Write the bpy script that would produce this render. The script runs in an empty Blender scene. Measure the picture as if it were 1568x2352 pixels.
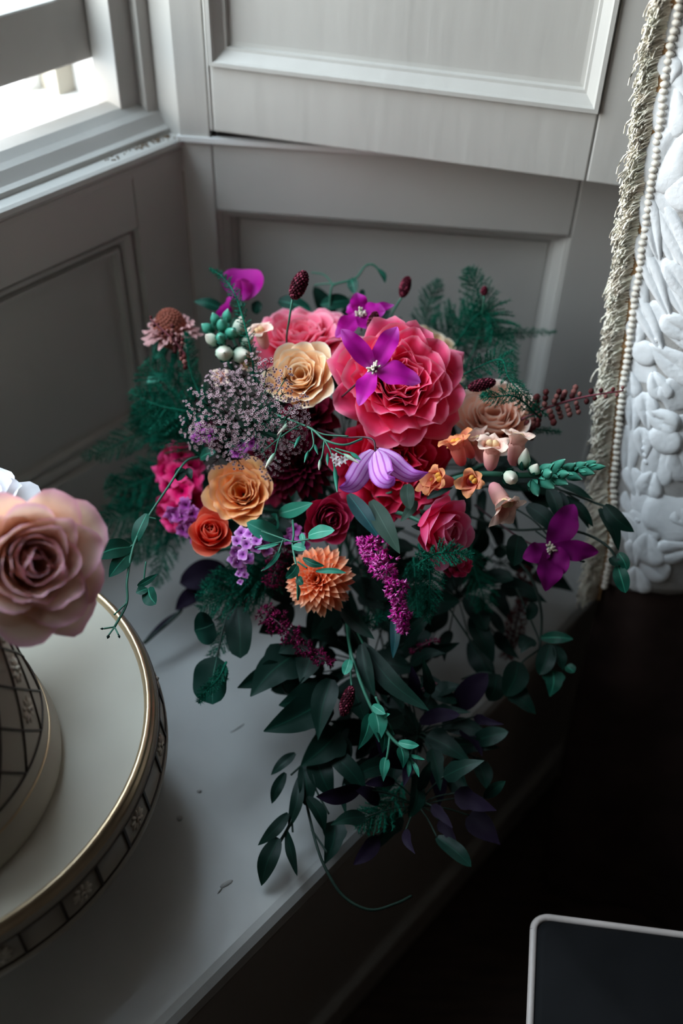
import bpy, math, random
import numpy as np
from mathutils import Vector, Matrix

# ------------------------------------------------------------------ camera / world / light
F = 2400.0                       # focal length in pixels of a 1568 x 2352 frame
CAM = np.array([0.0, 0.0, 1.25])
PITCH, ROLL = math.radians(43.4), math.radians(1.74)
FW = np.array([0, math.cos(PITCH), -math.sin(PITCH)])
_r, _u = np.array([1.0, 0, 0]), np.cross([1.0, 0, 0], FW)
RT = math.cos(ROLL) * _r + math.sin(ROLL) * _u
UP = -math.sin(ROLL) * _r + math.cos(ROLL) * _u
scene = bpy.context.scene
COL = scene.collection

cam_d = bpy.data.cameras.new('camera')
cam = bpy.data.objects.new('camera', cam_d)
COL.objects.link(cam)
cam_d.sensor_fit = 'VERTICAL'
cam_d.sensor_height = 36.0
cam_d.sensor_width = 24.0
cam_d.lens = F / 2352 * 36.0
cam_d.clip_start = 0.02
cam.matrix_world = Matrix(((RT[0], UP[0], -FW[0], CAM[0]), (RT[1], UP[1], -FW[1], CAM[1]),
                           (RT[2], UP[2], -FW[2], CAM[2]), (0, 0, 0, 1)))
cam_d.dof.use_dof = True
cam_d.dof.focus_distance = 0.80
cam_d.dof.aperture_fstop = 2.6
scene.camera = cam

world = bpy.data.worlds.new('overcast_sky')
scene.world = world
world.use_nodes = True
bgn = world.node_tree.nodes['Background']
wt = world.node_tree
_tc = wt.nodes.new('ShaderNodeTexCoord'); _sx = wt.nodes.new('ShaderNodeSeparateXYZ'); _rp = wt.nodes.new('ShaderNodeValToRGB')
wt.links.new(_tc.outputs['Generated'], _sx.inputs[0]); wt.links.new(_sx.outputs['Z'], _rp.inputs[0]); wt.links.new(_rp.outputs[0], bgn.inputs[0])
_rp.color_ramp.elements[0].position = 0.05; _rp.color_ramp.elements[0].color = (1.0, 0.965, 0.92, 1)      # hazy horizon
_rp.color_ramp.elements[1].position = 0.95; _rp.color_ramp.elements[1].color = (0.66, 0.83, 1.0, 1)      # bluer overhead
bgn.inputs[1].default_value = 14.0
vs = scene.view_settings
vs.view_transform = 'Standard'
vs.look = 'None'
vs.gamma = 1.0
vs.use_curve_mapping = False
vs.exposure = 0.0
try:
    scene.cycles.use_denoising = True
    scene.cycles.max_bounces = 8
    scene.cycles.diffuse_bounces = 4
    scene.cycles.transparent_max_bounces = 8
    scene.cycles.caustics_reflective = False
    scene.cycles.caustics_refractive = False
except Exception:
    pass

WS0, WZ1 = -1.30, 2.10                            # the window's far jamb and head
# the bay: corner foot K, window wall runs along -LD, splayed reveal runs along RD
AL, AR, ASH = math.radians(40.9), math.radians(95.2), math.radians(103.5)
K = np.array([-0.162, 0.951, 0.0])
dirv = lambda a: np.array([math.sin(a), math.cos(a), 0.0])
nrm_of = lambda D: np.array([D[1], -D[0], 0.0])
LD, RD, SD = dirv(AL), dirv(AR), dirv(ASH)
LN, RN, SN = nrm_of(LD), nrm_of(RD), nrm_of(SD)
SEAT, SILL = 0.45, 0.824
WIN_S0, WIN_S1, WIN_Z0, WIN_Z1 = WS0, -0.035, 0.853, WZ1
Z1 = np.array([0, 0, 1.0])

pl = bpy.data.lights.new('window_left_offscreen', 'AREA')
pl.shape = 'RECTANGLE'
pl.size = WIN_S1 - WIN_S0
pl.size_y = WIN_Z1 - WIN_Z0
pl.cycles.is_portal = True
po = bpy.data.objects.new('window_left_offscreen', pl)
COL.objects.link(po)
_c = K + LD * (WIN_S0 + WIN_S1) / 2 - LN * 0.16 + Z1 * (WIN_Z0 + WIN_Z1) / 2
_zx = -LN
_m = np.array([LD, np.cross(_zx, LD), _zx]).T
po.matrix_world = Matrix([list(_m[i]) + [_c[i]] for i in range(3)] + [[0, 0, 0, 1]])

# ------------------------------------------------------------------ helpers
def ray(x, y): return RT * (x - 784) / F + UP * (1176 - y) / F + FW
def at(x, y, d): return CAM + ray(x, y) * d
def at_z(x, y, z):
    r = ray(x, y)
    return CAM + r * ((z - CAM[2]) / r[2])
def cdir(ax, ay, az):
    v = RT * ax + UP * ay - FW * az
    return v / np.linalg.norm(v)
def nz(v):
    v = np.asarray(v, float)
    n = np.linalg.norm(v, axis=-1, keepdims=True)
    return v / np.maximum(n, 1e-9)
def lerp(a, b, t): return a + (b - a) * t
def lin(h):
    h = h.lstrip('#')
    c = [int(h[i:i + 2], 16) / 255 for i in (0, 2, 4)]
    return tuple(x / 12.92 if x <= 0.04045 else ((x + 0.055) / 1.055) ** 2.4 for x in c) + (1,)

def node_mat(name):
    m = bpy.data.materials.new(name)
    m.use_nodes = True
    nt = m.node_tree
    return m, nt, nt.nodes['Principled BSDF']

def plain(name, col, rough=0.6, metal=0.0, spec=0.4, var=0.12, scale=30.0, bump=0.0, bscale=120.0, stretch=None, coat=0):
    m, nt, p = node_mat(name)
    col = lin(col) if isinstance(col, str) else tuple(col) + (1,)
    tc = nt.nodes.new('ShaderNodeTexCoord')
    src = tc.outputs['Object']
    if stretch:
        mp = nt.nodes.new('ShaderNodeMapping')
        mp.inputs['Scale'].default_value = stretch
        nt.links.new(src, mp.inputs[0]); src = mp.outputs[0]
    nz_ = nt.nodes.new('ShaderNodeTexNoise')
    nz_.inputs['Scale'].default_value = scale
    nz_.inputs['Detail'].default_value = 5
    nt.links.new(src, nz_.inputs['Vector'])
    rp = nt.nodes.new('ShaderNodeValToRGB')
    rp.color_ramp.elements[0].position = 0.3
    rp.color_ramp.elements[1].position = 0.7
    rp.color_ramp.elements[0].color = tuple(c * (1 - var) for c in col[:3]) + (1,)
    rp.color_ramp.elements[1].color = tuple(min(1, c * (1 + var)) for c in col[:3]) + (1,)
    nt.links.new(nz_.outputs[0], rp.inputs[0])
    nt.links.new(rp.outputs[0], p.inputs['Base Color'])
    p.inputs['Roughness'].default_value = rough
    p.inputs['Metallic'].default_value = metal
    p.inputs['Specular IOR Level'].default_value = spec
    if coat: p.inputs['Coat Weight'].default_value = coat
    if bump:
        n2 = nt.nodes.new('ShaderNodeTexNoise')
        n2.inputs['Scale'].default_value = bscale
        n2.inputs['Detail'].default_value = 4
        nt.links.new(src, n2.inputs['Vector'])
        b = nt.nodes.new('ShaderNodeBump')
        b.inputs['Strength'].default_value = bump
        b.inputs['Distance'].default_value = 0.002
        nt.links.new(n2.outputs[0], b.inputs['Height'])
        nt.links.new(b.outputs[0], p.inputs['Normal'])
    return m

def petal_mat(name, stops, rough=0.6, trans=0.25, spec=0.10, var=0.15, vein=0.0, veincol=None, stripes=0):
    """colour runs from the petal's base (0) to its lip (1); a vein colour may follow the midrib"""
    m, nt, p = node_mat(name)
    a = nt.nodes.new('ShaderNodeAttribute'); a.attribute_name = 'pv'
    rp = nt.nodes.new('ShaderNodeValToRGB')
    els = rp.color_ramp.elements
    for i, (pos, c) in enumerate(stops):
        e = els[i] if i < 2 else els.new(pos)
        e.position = pos
    for i, (pos, c) in enumerate(sorted(stops)):
        els[i].position = pos
        els[i].color = lin(c)
    nt.links.new(a.outputs['Fac'], rp.inputs[0])
    colr = rp.outputs[0]
    tc = nt.nodes.new('ShaderNodeTexCoord')
    nn = nt.nodes.new('ShaderNodeTexNoise')
    nn.inputs['Scale'].default_value = 90
    nt.links.new(tc.outputs['Object'], nn.inputs['Vector'])
    oi = nt.nodes.new('ShaderNodeObjectInfo')
    ad = nt.nodes.new('ShaderNodeMath'); ad.operation = 'ADD'
    nt.links.new(nn.outputs[0], ad.inputs[0]); nt.links.new(oi.outputs['Random'], ad.inputs[1])
    mr = nt.nodes.new('ShaderNodeMapRange')
    mr.inputs['From Min'].default_value = 0.2; mr.inputs['From Max'].default_value = 1.8
    mr.inputs['To Min'].default_value = 1 - var; mr.inputs['To Max'].default_value = 1 + var
    nt.links.new(ad.outputs[0], mr.inputs['Value'])
    hs = nt.nodes.new('ShaderNodeHueSaturation')
    nt.links.new(mr.outputs[0], hs.inputs['Value'])
    if vein:
        a2 = nt.nodes.new('ShaderNodeAttribute'); a2.attribute_name = 'pu'
        ab = nt.nodes.new('ShaderNodeMath'); ab.operation = 'ABSOLUTE'
        nt.links.new(a2.outputs['Fac'], ab.inputs[0])
        mr2 = nt.nodes.new('ShaderNodeMapRange')
        mr2.inputs['From Min'].default_value = 0.0; mr2.inputs['From Max'].default_value = vein
        mr2.inputs['To Min'].default_value = 0.75; mr2.inputs['To Max'].default_value = 0.0
        nt.links.new(ab.outputs[0], mr2.inputs['Value'])
        mx = nt.nodes.new('ShaderNodeMix'); mx.data_type = 'RGBA'
        nt.links.new(mr2.outputs[0], mx.inputs['Factor'])
        nt.links.new(colr, mx.inputs[6]); mx.inputs[7].default_value = lin(veincol)
        colr = mx.outputs[2]
    if stripes:
        a3 = nt.nodes.new('ShaderNodeAttribute'); a3.attribute_name = 'pu'
        m1 = nt.nodes.new('ShaderNodeMath'); m1.operation = 'MULTIPLY'; m1.inputs[1].default_value = stripes
        m2 = nt.nodes.new('ShaderNodeMath'); m2.operation = 'COSINE'
        m3 = nt.nodes.new('ShaderNodeMapRange'); m3.inputs['From Min'].default_value = 0.35; m3.inputs['From Max'].default_value = 1.0; m3.inputs['To Max'].default_value = 0.8
        nt.links.new(a3.outputs['Fac'], m1.inputs[0]); nt.links.new(m1.outputs[0], m2.inputs[0]); nt.links.new(m2.outputs[0], m3.inputs['Value'])
        mx2 = nt.nodes.new('ShaderNodeMix'); mx2.data_type = 'RGBA'
        nt.links.new(m3.outputs[0], mx2.inputs['Factor']); nt.links.new(colr, mx2.inputs[6]); mx2.inputs[7].default_value = lin(veincol or '#9a2aa0')
        colr = mx2.outputs[2]
    nt.links.new(colr, hs.inputs['Color'])
    nt.links.new(hs.outputs[0], p.inputs['Base Color'])
    p.inputs['Roughness'].default_value = rough
    p.inputs['Specular IOR Level'].default_value = spec
    b = nt.nodes.new('ShaderNodeBump'); b.inputs['Strength'].default_value = 0.12; b.inputs['Distance'].default_value = 0.001
    n2 = nt.nodes.new('ShaderNodeTexNoise'); n2.inputs['Scale'].default_value = 260
    nt.links.new(tc.outputs['Object'], n2.inputs['Vector'])
    nt.links.new(n2.outputs[0], b.inputs['Height']); nt.links.new(b.outputs[0], p.inputs['Normal'])
    if trans:
        tr = nt.nodes.new('ShaderNodeBsdfTranslucent')
        nt.links.new(hs.outputs[0], tr.inputs['Color'])
        ms = nt.nodes.new('ShaderNodeMixShader'); ms.inputs[0].default_value = trans
        nt.links.new(p.outputs[0], ms.inputs[1]); nt.links.new(tr.outputs[0], ms.inputs[2])
        nt.links.new(ms.outputs[0], nt.nodes['Material Output'].inputs[0])
    return m

class MB:
    """collects geometry of ONE part"""
    def __init__(s): s.v, s.f, s.a, s.b, s.n = [], [], [], [], 0
    def add(s, verts, faces, pv=0.5, pu=0.5):
        verts = np.asarray(verts, float).reshape(-1, 3)
        k = len(verts)
        s.v.append(verts)
        s.f.extend([tuple(int(i) + s.n for i in f) for f in faces])
        s.a.append(np.broadcast_to(np.asarray(pv, float).ravel(), (k,)) if np.size(pv) in (1, k) else np.full(k, .5))
        s.b.append(np.broadcast_to(np.asarray(pu, float).ravel(), (k,)) if np.size(pu) in (1, k) else np.full(k, .5))
        s.n += k
        return s
    def grid(s, P, close_u=False, pv=None, pu=None):
        n, m = P.shape[:2]
        fs = []
        for i in range(n - 1):
            for j in range(m - 1 + (1 if close_u else 0)):
                j2 = (j + 1) % m
                fs.append((i * m + j, i * m + j2, (i + 1) * m + j2, (i + 1) * m + j))
        if pv is None: pv = np.repeat(np.linspace(0, 1, n), m)
        if pu is None: pu = np.tile(np.linspace(-1, 1, m), n)
        return s.add(P.reshape(-1, 3), fs, pv, pu)
    def tube(s, pts, rad, sides=6, cap=True, pv=None):
        pts = np.asarray(pts, float); n = len(pts)
        rad = np.broadcast_to(rad, (n,))
        T = nz(np.gradient(pts, axis=0))
        ref = np.array([0.31, 0.22, 0.93]) if abs(T[0] @ np.array([0.31, 0.22, 0.93])) < .9 else np.array([1., 0, 0])
        A = nz(np.cross(T, ref)); B = np.cross(T, A)
        th = np.linspace(0, 2 * np.pi, sides, endpoint=False)
        P = pts[:, None] + rad[:, None, None] * (A[:, None] * np.cos(th)[None, :, None] + B[:, None] * np.sin(th)[None, :, None])
        n0 = s.n
        s.grid(P, True, pv=None if pv is None else np.full(n * sides, pv))
        if cap:
            s.f.append(tuple(n0 + i for i in range(sides))[::-1])
            s.f.append(tuple(n0 + (n - 1) * sides + i for i in range(sides)))
        return s
    def box(s, o, ax, ay, az):
        """box from corner o with edge vectors"""
        o, ax, ay, az = map(lambda q: np.asarray(q, float), (o, ax, ay, az))
        V = [o + ax * i + ay * j + az * k for k in (0, 1) for j in (0, 1) for i in (0, 1)]
        return s.add(V, [(0, 2, 3, 1), (4, 5, 7, 6), (0, 1, 5, 4), (2, 6, 7, 3), (0, 4, 6, 2), (1, 3, 7, 5)])
    def blob(s, c, rx, ry, rz, rot=None, nu=8, nv=5, pv=0.5, power=1.0):
        th = np.linspace(0, 2 * np.pi, nu, endpoint=False); ph = np.linspace(0, np.pi, nv + 1)
        P = np.stack([np.outer(np.sin(ph) ** power, np.cos(th)) * rx, np.outer(np.sin(ph) ** power, np.sin(th)) * ry,
                      np.outer(np.cos(ph), np.ones(nu)) * rz], -1)
        if rot is not None: P = P @ np.asarray(rot).T
        return s.grid(P + np.asarray(c), True, pv=np.repeat(np.linspace(0, 1, nv + 1)[::-1], nu) if pv is None else np.full((nv + 1) * nu, pv))
    def spike(s, p, q, r, pv=0.5):
        p, q = np.asarray(p, float), np.asarray(q, float)
        d = nz(q - p); a = nz(np.cross(d, [0.3, 0.5, 0.81])); b = np.cross(d, a)
        V = [p + a * r, p - a * r * .5 + b * r * .87, p - a * r * .5 - b * r * .87, q]
        return s.add(V, [(0, 1, 3), (1, 2, 3), (2, 0, 3)], pv)
    def mesh(s, name, smooth=True):
        me = bpy.data.meshes.new(name)
        V = np.concatenate(s.v) if s.v else np.zeros((0, 3))
        me.from_pydata(V.tolist(), [], s.f)
        if smooth: me.polygons.foreach_set('use_smooth', [True] * len(me.polygons))
        at_ = me.attributes.new('pv', 'FLOAT', 'POINT'); at_.data.foreach_set('value', np.concatenate(s.a).astype(np.float32))
        at_ = me.attributes.new('pu', 'FLOAT', 'POINT'); at_.data.foreach_set('value', np.concatenate(s.b).astype(np.float32))
        me.update()
        return me
    def obj(s, name, mat, parent=None, smooth=True, kind=None, label=None):
        o = bpy.data.objects.new(name, s.mesh(name, smooth))
        COL.objects.link(o)
        o.data.materials.append(mat)
        if parent is not None: o.parent = parent
        if kind: o['kind'] = kind
        if label: o['label'] = label
        return o

def tag(o, label, cat, group=None):
    o['label'] = label; o['category'] = cat
    if group: o['group'] = group
    return o
def thing(name, label, cat, loc, rot=None, group=None):
    o = bpy.data.objects.new(name, None)
    COL.objects.link(o)
    R = np.eye(3) if rot is None else rot
    o.matrix_world = Matrix([list(R[i]) + [loc[i]] for i in range(3)] + [[0, 0, 0, 1]])
    o.empty_display_size = 0.01
    return tag(o, label, cat, group)
def structure(o): o['kind'] = 'structure'; return o

def frame(axis, spin=0.0):
    z = nz(axis); ref = np.array([0, 0, 1.0]) if abs(z[2]) < .95 else np.array([1.0, 0, 0])
    x = nz(np.cross(ref, z)); y = np.cross(z, x)
    c, s = math.cos(spin), math.sin(spin)
    return np.array([c * x + s * y, -s * x + c * y, z]).T

def bez(pts, n=16):
    """Catmull-Rom through the points"""
    P = np.asarray(pts, float)
    if len(P) == 2: return np.linspace(P[0], P[1], n)
    Q = np.vstack([2 * P[0] - P[1], P, 2 * P[-1] - P[-2]])
    out = []
    per = max(2, n // (len(P) - 1))
    for i in range(1, len(Q) - 2):
        t = np.linspace(0, 1, per, endpoint=False)[:, None]
        a, b, c, d = Q[i - 1], Q[i], Q[i + 1], Q[i + 2]
        out.append(.5 * (2 * b + (c - a) * t + (2 * a - 5 * b + 4 * c - d) * t ** 2 + (3 * b - a - 3 * c + d) * t ** 3))
    return np.vstack(out + [P[-1:]])

def ribbon(P, N, hw, nu=4, fold=0.0, cup=0.0, wave=0.0, ph=0.0):
    """leaf or tepal: centreline P, surface normal N, half widths hw"""
    P = np.asarray(P, float); n = len(P)
    N = np.broadcast_to(np.asarray(N, float), (n, 3))
    T = nz(np.gradient(P, axis=0)); S = nz(np.cross(T, N)); N = nz(np.cross(S, T))
    u = np.linspace(-1, 1, nu + 1)
    hw = np.asarray(hw)
    v = np.linspace(0, 1, n)
    G = P[:, None] + S[:, None] * (u[None, :, None] * hw[:, None, None])
    lift = fold * np.abs(u)[None] * hw[:, None] + cup * (u ** 2)[None] * hw[:, None] + wave * (np.sin(v * 11 + ph)[:, None] * (u * np.abs(u))[None]) * hw[:, None]
    return G + N[:, None] * lift[..., None]

# ------------------------------------------------------------------ materials
M = {}
M['paint'] = plain('grey_white_paint', (0.52, 0.505, 0.475), 0.42, var=0.05, scale=6, bump=0.25, bscale=45, spec=0.45)
M['paint_wood'] = plain('brushed_paint', (0.52, 0.505, 0.475), 0.45, var=0.04, scale=9, bump=0.3, bscale=60, stretch=(1, 1, 0.12), spec=0.4)
M['seat_paint'] = plain('seat_paint', (0.42, 0.41, 0.39), 0.28, var=0.10, scale=7, bump=0.25, bscale=30, spec=0.5)
M['white_paint'] = plain('white_gloss_paint', (0.78, 0.78, 0.77), 0.35, var=0.05, scale=20, bump=0.15)
M['dirt'] = plain('sill_dirt', (0.16, 0.11, 0.07), 0.9, var=0.4, scale=200)
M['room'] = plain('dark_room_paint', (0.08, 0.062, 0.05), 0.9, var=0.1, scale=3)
M['floor'] = plain('dark_floorboards', (0.055, 0.032, 0.022), 0.55, var=0.35, scale=12, stretch=(1, 8, 1))
M['stone'] = plain('pale_gravel', (0.42, 0.41, 0.40), 0.9, var=0.35, scale=6, bump=0.3)
M['china'] = plain('ivory_china', (0.50, 0.46, 0.38), 0.45, var=0.05, scale=10, spec=0.15)
M['icing'] = plain('ivory_icing', (0.50, 0.46, 0.38), 0.45, var=0.06, scale=14, spec=0.3)
M['relief'] = plain('embossed_ivory', (0.66, 0.60, 0.50), 0.5, var=0.08, scale=40, spec=0.25)
M['china_side'] = plain('ivory_relief', (0.46, 0.42, 0.35), 0.4, var=0.12, scale=25)
M['gold'] = plain('worn_gilt', (0.62, 0.47, 0.30), 0.28, metal=0.8, var=0.15, scale=40)
M['brownline'] = plain('dark_brown_line', (0.035, 0.022, 0.014), 0.45, var=0.2)
M['curtain'] = plain('beige_net_fabric', (0.40, 0.38, 0.36), 0.9, var=0.12, scale=120, bump=0.3, bscale=700)
M['applique'] = plain('white_padded_fabric', (0.78, 0.79, 0.80), 0.75, var=0.05, scale=60, bump=0.25, bscale=300)
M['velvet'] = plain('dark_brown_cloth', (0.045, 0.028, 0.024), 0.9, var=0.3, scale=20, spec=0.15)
M['fringe'] = plain('cream_fringe', (0.98, 0.87, 0.74), 0.8, var=0.12, scale=80)
M['tape'] = plain('golden_braid_tape', (0.42, 0.24, 0.11), 0.8, var=0.3, scale=150)
M['bead'] = plain('cream_cord_bead', (0.82, 0.76, 0.67), 0.6, var=0.06, scale=100)
M['black'] = plain('black_leather', (0.005, 0.005, 0.0055), 0.75, var=0.2, spec=0.1)
M['piping'] = plain('pale_metal_rim', (0.42, 0.36, 0.33), 0.45, var=0.1)
M['darkwood'] = plain('dark_wood', (0.02, 0.013, 0.01), 0.5, var=0.2)

M['pink'] = petal_mat('pink_petal', [(0, '#a8082e'), (0.45, '#ee1e5c'), (0.9, '#ff5888'), (1, '#ff9ab4')], trans=0.38)
M['swirl'] = petal_mat('rose_pink_petal', [(0, '#e01c4c'), (0.5, '#fb5a80'), (0.92, '#ff8aa6'), (1, '#ffb8c8')], trans=0.36)
M['cream'] = petal_mat('cream_peach_petal', [(0, '#f08030'), (0.4, '#ffc284'), (0.9, '#ffdeb4'), (1, '#fff2de')], trans=0.36)
M['crimson'] = petal_mat('crimson_petal', [(0, '#98041c'), (0.55, '#e0103c'), (0.92, '#ee2c58'), (1, '#fb5a80')], trans=0.3)
M['apricot'] = petal_mat('apricot_petal', [(0, '#e44000'), (0.38, '#ff943c'), (0.85, '#ffc280'), (1, '#ffc69c')], trans=0.36)
M['coral'] = petal_mat('coral_petal', [(0, '#e82c14'), (0.5, '#ff5238'), (0.92, '#ff8064'), (1, '#ffaa94')], trans=0.38)
M['wine'] = petal_mat('wine_petal', [(0, '#48041a'), (0.5, '#b0103c'), (0.9, '#d02c5c'), (1, '#e8608a')], trans=0.2)
M['candy'] = petal_mat('candy_pink_petal', [(0, '#d0104c'), (0.4, '#f43c78'), (0.88, '#ff74a8'), (1, '#ffaccc')], trans=0.34)
M['peach'] = petal_mat('soft_peach_petal', [(0, '#ff9c7c'), (0.35, '#ffc0a2'), (0.9, '#ffdcc8'), (1, '#fff0e6')], trans=0.4)
M['blush'] = petal_mat('blush_petal', [(0, '#b06a44'), (0.4, '#f0c49c'), (0.85, '#f8d8c4'), (1, '#f8bcd0')], trans=0.3)
M['white'] = petal_mat('white_petal', [(0, '#d8b8bc'), (0.5, '#ece4e4'), (1, '#f2eef2')], trans=0.3)
M['burgundy'] = petal_mat('burgundy_petal', [(0, '#30040e'), (0.5, '#5c0a20'), (1, '#8e1c3c')], trans=0.08)
M['darkred'] = petal_mat('dark_dahlia_petal', [(0, '#180208'), (0.6, '#3a0614'), (1, '#7a1038')], trans=0.05)
M['dahlia'] = petal_mat('salmon_dahlia_petal', [(0, '#e85004'), (0.33, '#ff8e3c'), (0.75, '#ff9a66'), (1, '#ffccac')], trans=0.34)
M['magenta'] = petal_mat('magenta_tepal', [(0, '#e080d4'), (0.2, '#c01ca4'), (0.7, '#b40c98'), (1, '#d060c8')], trans=0.35, vein=0.5, veincol='#9a0880')
M['lilac'] = petal_mat('lilac_tepal', [(0, '#dcb0e4'), (0.5, '#d49ae0'), (0.85, '#c070d0'), (1, '#b850c4')], trans=0.3, stripes=13.0, veincol='#a02aa4')
M['plum'] = petal_mat('plum_tepal', [(0, '#8a1a78'), (0.5, '#7a0c66'), (1, '#8e1a78')], trans=0.2)
M['sweetpea'] = petal_mat('sweet_pea_petal', [(0, '#c848b4'), (0.5, '#b81498'), (1, '#cc3cac')], trans=0.4)
M['snap'] = petal_mat('snapdragon_petal', [(0, '#e8a0a8'), (0.5, '#f0b8a8'), (0.8, '#f4d8c8'), (1, '#f2cfa0')], trans=0.2)
M['snap_o'] = petal_mat('orange_snapdragon_petal', [(0, '#c8404a'), (0.5, '#ee8a78'), (0.8, '#f0a070'), (1, '#f2b050')], trans=0.2)
M['snapbud'] = petal_mat('pale_bud', [(0, '#4a9078'), (0.35, '#b4d0b8'), (1, '#f6e6d6')], trans=0.15)
M['greenbud'] = petal_mat('green_bud', [(0, '#184e40'), (0.5, '#3a8670'), (0.9, '#5aa890'), (1, '#a8d8c4')], trans=0.1)
M['hotstock'] = petal_mat('hot_pink_stock', [(0, '#900038'), (0.5, '#e8106c'), (1, '#fb5898')], trans=0.3)
M['purplestock'] = petal_mat('purple_stock', [(0, '#6a1a6a'), (0.5, '#a8409a'), (1, '#c878b8')], trans=0.2)
M['phlox'] = petal_mat('lilac_phlox', [(0, '#8a3098'), (0.5, '#c870c8'), (1, '#f0b8ec')], trans=0.3)
M['scab'] = petal_mat('faded_pink_bract', [(0, '#6a3a3a'), (0.5, '#b88080'), (1, '#dcaaa8')], trans=0.15)
M['cone'] = plain('brown_cone', '#94503f', 0.8, var=0.3, scale=160)
M['burnet'] = petal_mat('burnet_bead', [(0, '#22040c'), (0.6, '#4a0a1c'), (1, '#8a3a4c')], trans=0, var=0.3)
M['astilbe'] = petal_mat('astilbe_floret', [(0, '#78085c'), (0.5, '#d01c98'), (1, '#f088d0')], trans=0.2, var=0.3)
M['astilbe_d'] = petal_mat('dark_astilbe_floret', [(0, '#1c020c'), (0.6, '#50082a'), (1, '#9a1c58')], trans=0.05, var=0.3)
M['amaranth'] = plain('red_amaranth', '#5a1418', 0.85, var=0.4, scale=200)
M['umbel'] = petal_mat('chocolate_floret', [(0, '#220c12'), (0.5, '#4c2630'), (1, '#e0c0c6')], trans=0.1, var=0.3)
M['rust'] = petal_mat('rust_bud', [(0, '#2a0e10'), (0.6, '#5c2a2a'), (1, '#94605a')], trans=0, var=0.3)
M['stem'] = plain('green_stem', '#2f6a55', 0.5, var=0.2)
M['stem_d'] = plain('dark_stem', '#10281e', 0.6, var=0.2)
M['stem_p'] = plain('purple_stem', '#4a2a33', 0.55, var=0.2)
M['stem_r'] = plain('red_stem', '#7a3a44', 0.55, var=0.2)
M['leaf'] = petal_mat('green_leaf', [(0, '#0c4636'), (0.6, '#0a4032'), (1, '#0f5040')], rough=0.5, trans=0.12, spec=0.22, vein=0.10, veincol='#3f9a7e')
M['leaf_l'] = petal_mat('light_green_leaf', [(0, '#2c8068'), (0.6, '#30846c'), (1, '#48a088')], rough=0.5, trans=0.15, spec=0.25, vein=0.08, veincol='#8cd0b8')
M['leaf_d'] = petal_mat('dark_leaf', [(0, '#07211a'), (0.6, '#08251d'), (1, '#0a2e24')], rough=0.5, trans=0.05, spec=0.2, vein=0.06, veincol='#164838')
M['leaf_g'] = petal_mat('grey_olive_leaf', [(0, '#22382e'), (0.6, '#283e33'), (1, '#304a3c')], rough=0.55, trans=0.05, spec=0.2, vein=0.05, veincol='#4a6256')
M['leaf_b'] = petal_mat('blue_green_leaf', [(0, '#0a2e30'), (0.6, '#0c363a'), (1, '#104246')], rough=0.5, trans=0.06, spec=0.25, vein=0.05, veincol='#2c7a74')
M['euca'] = petal_mat('eucalyptus_leaf', [(0, '#0c2c24'), (0.6, '#103a30'), (1, '#1a5446')], rough=0.55, trans=0.12, spec=0.2, vein=0.04, veincol='#5a9a86')
M['leaf_p'] = petal_mat('purple_black_leaf', [(0, '#160e1a'), (1, '#1e1426')], rough=0.6, trans=0.0, spec=0.08)
M['fern'] = plain('teal_fern', '#0c5a46', 0.7, var=0.35, scale=60, spec=0.1)
M['fern_d'] = M['fern']                          # the same plant throughout

# ------------------------------------------------------------------ the setting
def wbox(name, o, ax, ay, az, mat, parent=None, struct=True):
    ob = MB().box(o, ax, ay, az).obj(name, mat, parent, smooth=False)
    if struct and parent is None: structure(ob)
    return ob
def bevel(o, w=0.002, seg=2):
    b = o.modifiers.new('bevel', 'BEVEL'); b.width = w; b.segments = seg; b.limit_method = 'ANGLE'
    return o

RMAX = 0.74                                     # splay runs to here, then the main wall
RE = K + RD * RMAX
RN_N = (RE - K) @ LN                            # its distance from the window wall
LE = K - LD * 1.75                              # other end of the bay
room_n = 4.2
fl = MB(); 
fo = K - LD * 3.2
NB = RN_N                                        # the room proper starts here, the bay lies before it
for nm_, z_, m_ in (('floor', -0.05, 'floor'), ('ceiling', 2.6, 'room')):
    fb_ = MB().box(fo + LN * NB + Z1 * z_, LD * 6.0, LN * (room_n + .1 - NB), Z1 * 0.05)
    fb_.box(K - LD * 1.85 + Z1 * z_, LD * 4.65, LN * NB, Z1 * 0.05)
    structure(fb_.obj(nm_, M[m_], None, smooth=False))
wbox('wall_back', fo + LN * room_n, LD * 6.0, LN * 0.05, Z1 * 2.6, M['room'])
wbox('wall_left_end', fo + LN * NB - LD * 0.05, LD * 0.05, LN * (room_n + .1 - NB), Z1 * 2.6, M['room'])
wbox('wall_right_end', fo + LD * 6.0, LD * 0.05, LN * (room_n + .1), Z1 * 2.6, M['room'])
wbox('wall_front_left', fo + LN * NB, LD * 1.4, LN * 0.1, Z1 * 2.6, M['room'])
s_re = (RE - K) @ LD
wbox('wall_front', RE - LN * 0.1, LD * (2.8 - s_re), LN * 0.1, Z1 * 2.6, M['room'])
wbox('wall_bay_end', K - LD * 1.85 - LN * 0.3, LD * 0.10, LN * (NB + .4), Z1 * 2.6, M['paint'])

def mould(o, D, N, s0, s1, z0, z1, prof, mat, parent):
    """four mitred moulding pieces round an opening; prof = [(inset, height), ...]"""
    for side in range(4):
        rows = []
        for ins, h in prof:
            c = [(s0 + ins, z0 + ins), (s1 - ins, z0 + ins), (s1 - ins, z1 - ins), (s0 + ins, z1 - ins)]
            a, b = c[side], c[(side + 1) % 4]
            rows.append([o + D * a[0] + Z1 * a[1] + N * h, o + D * b[0] + Z1 * b[1] + N * h])
        MB().grid(np.array(rows)).obj('moulding', mat, parent, smooth=False)

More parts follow.
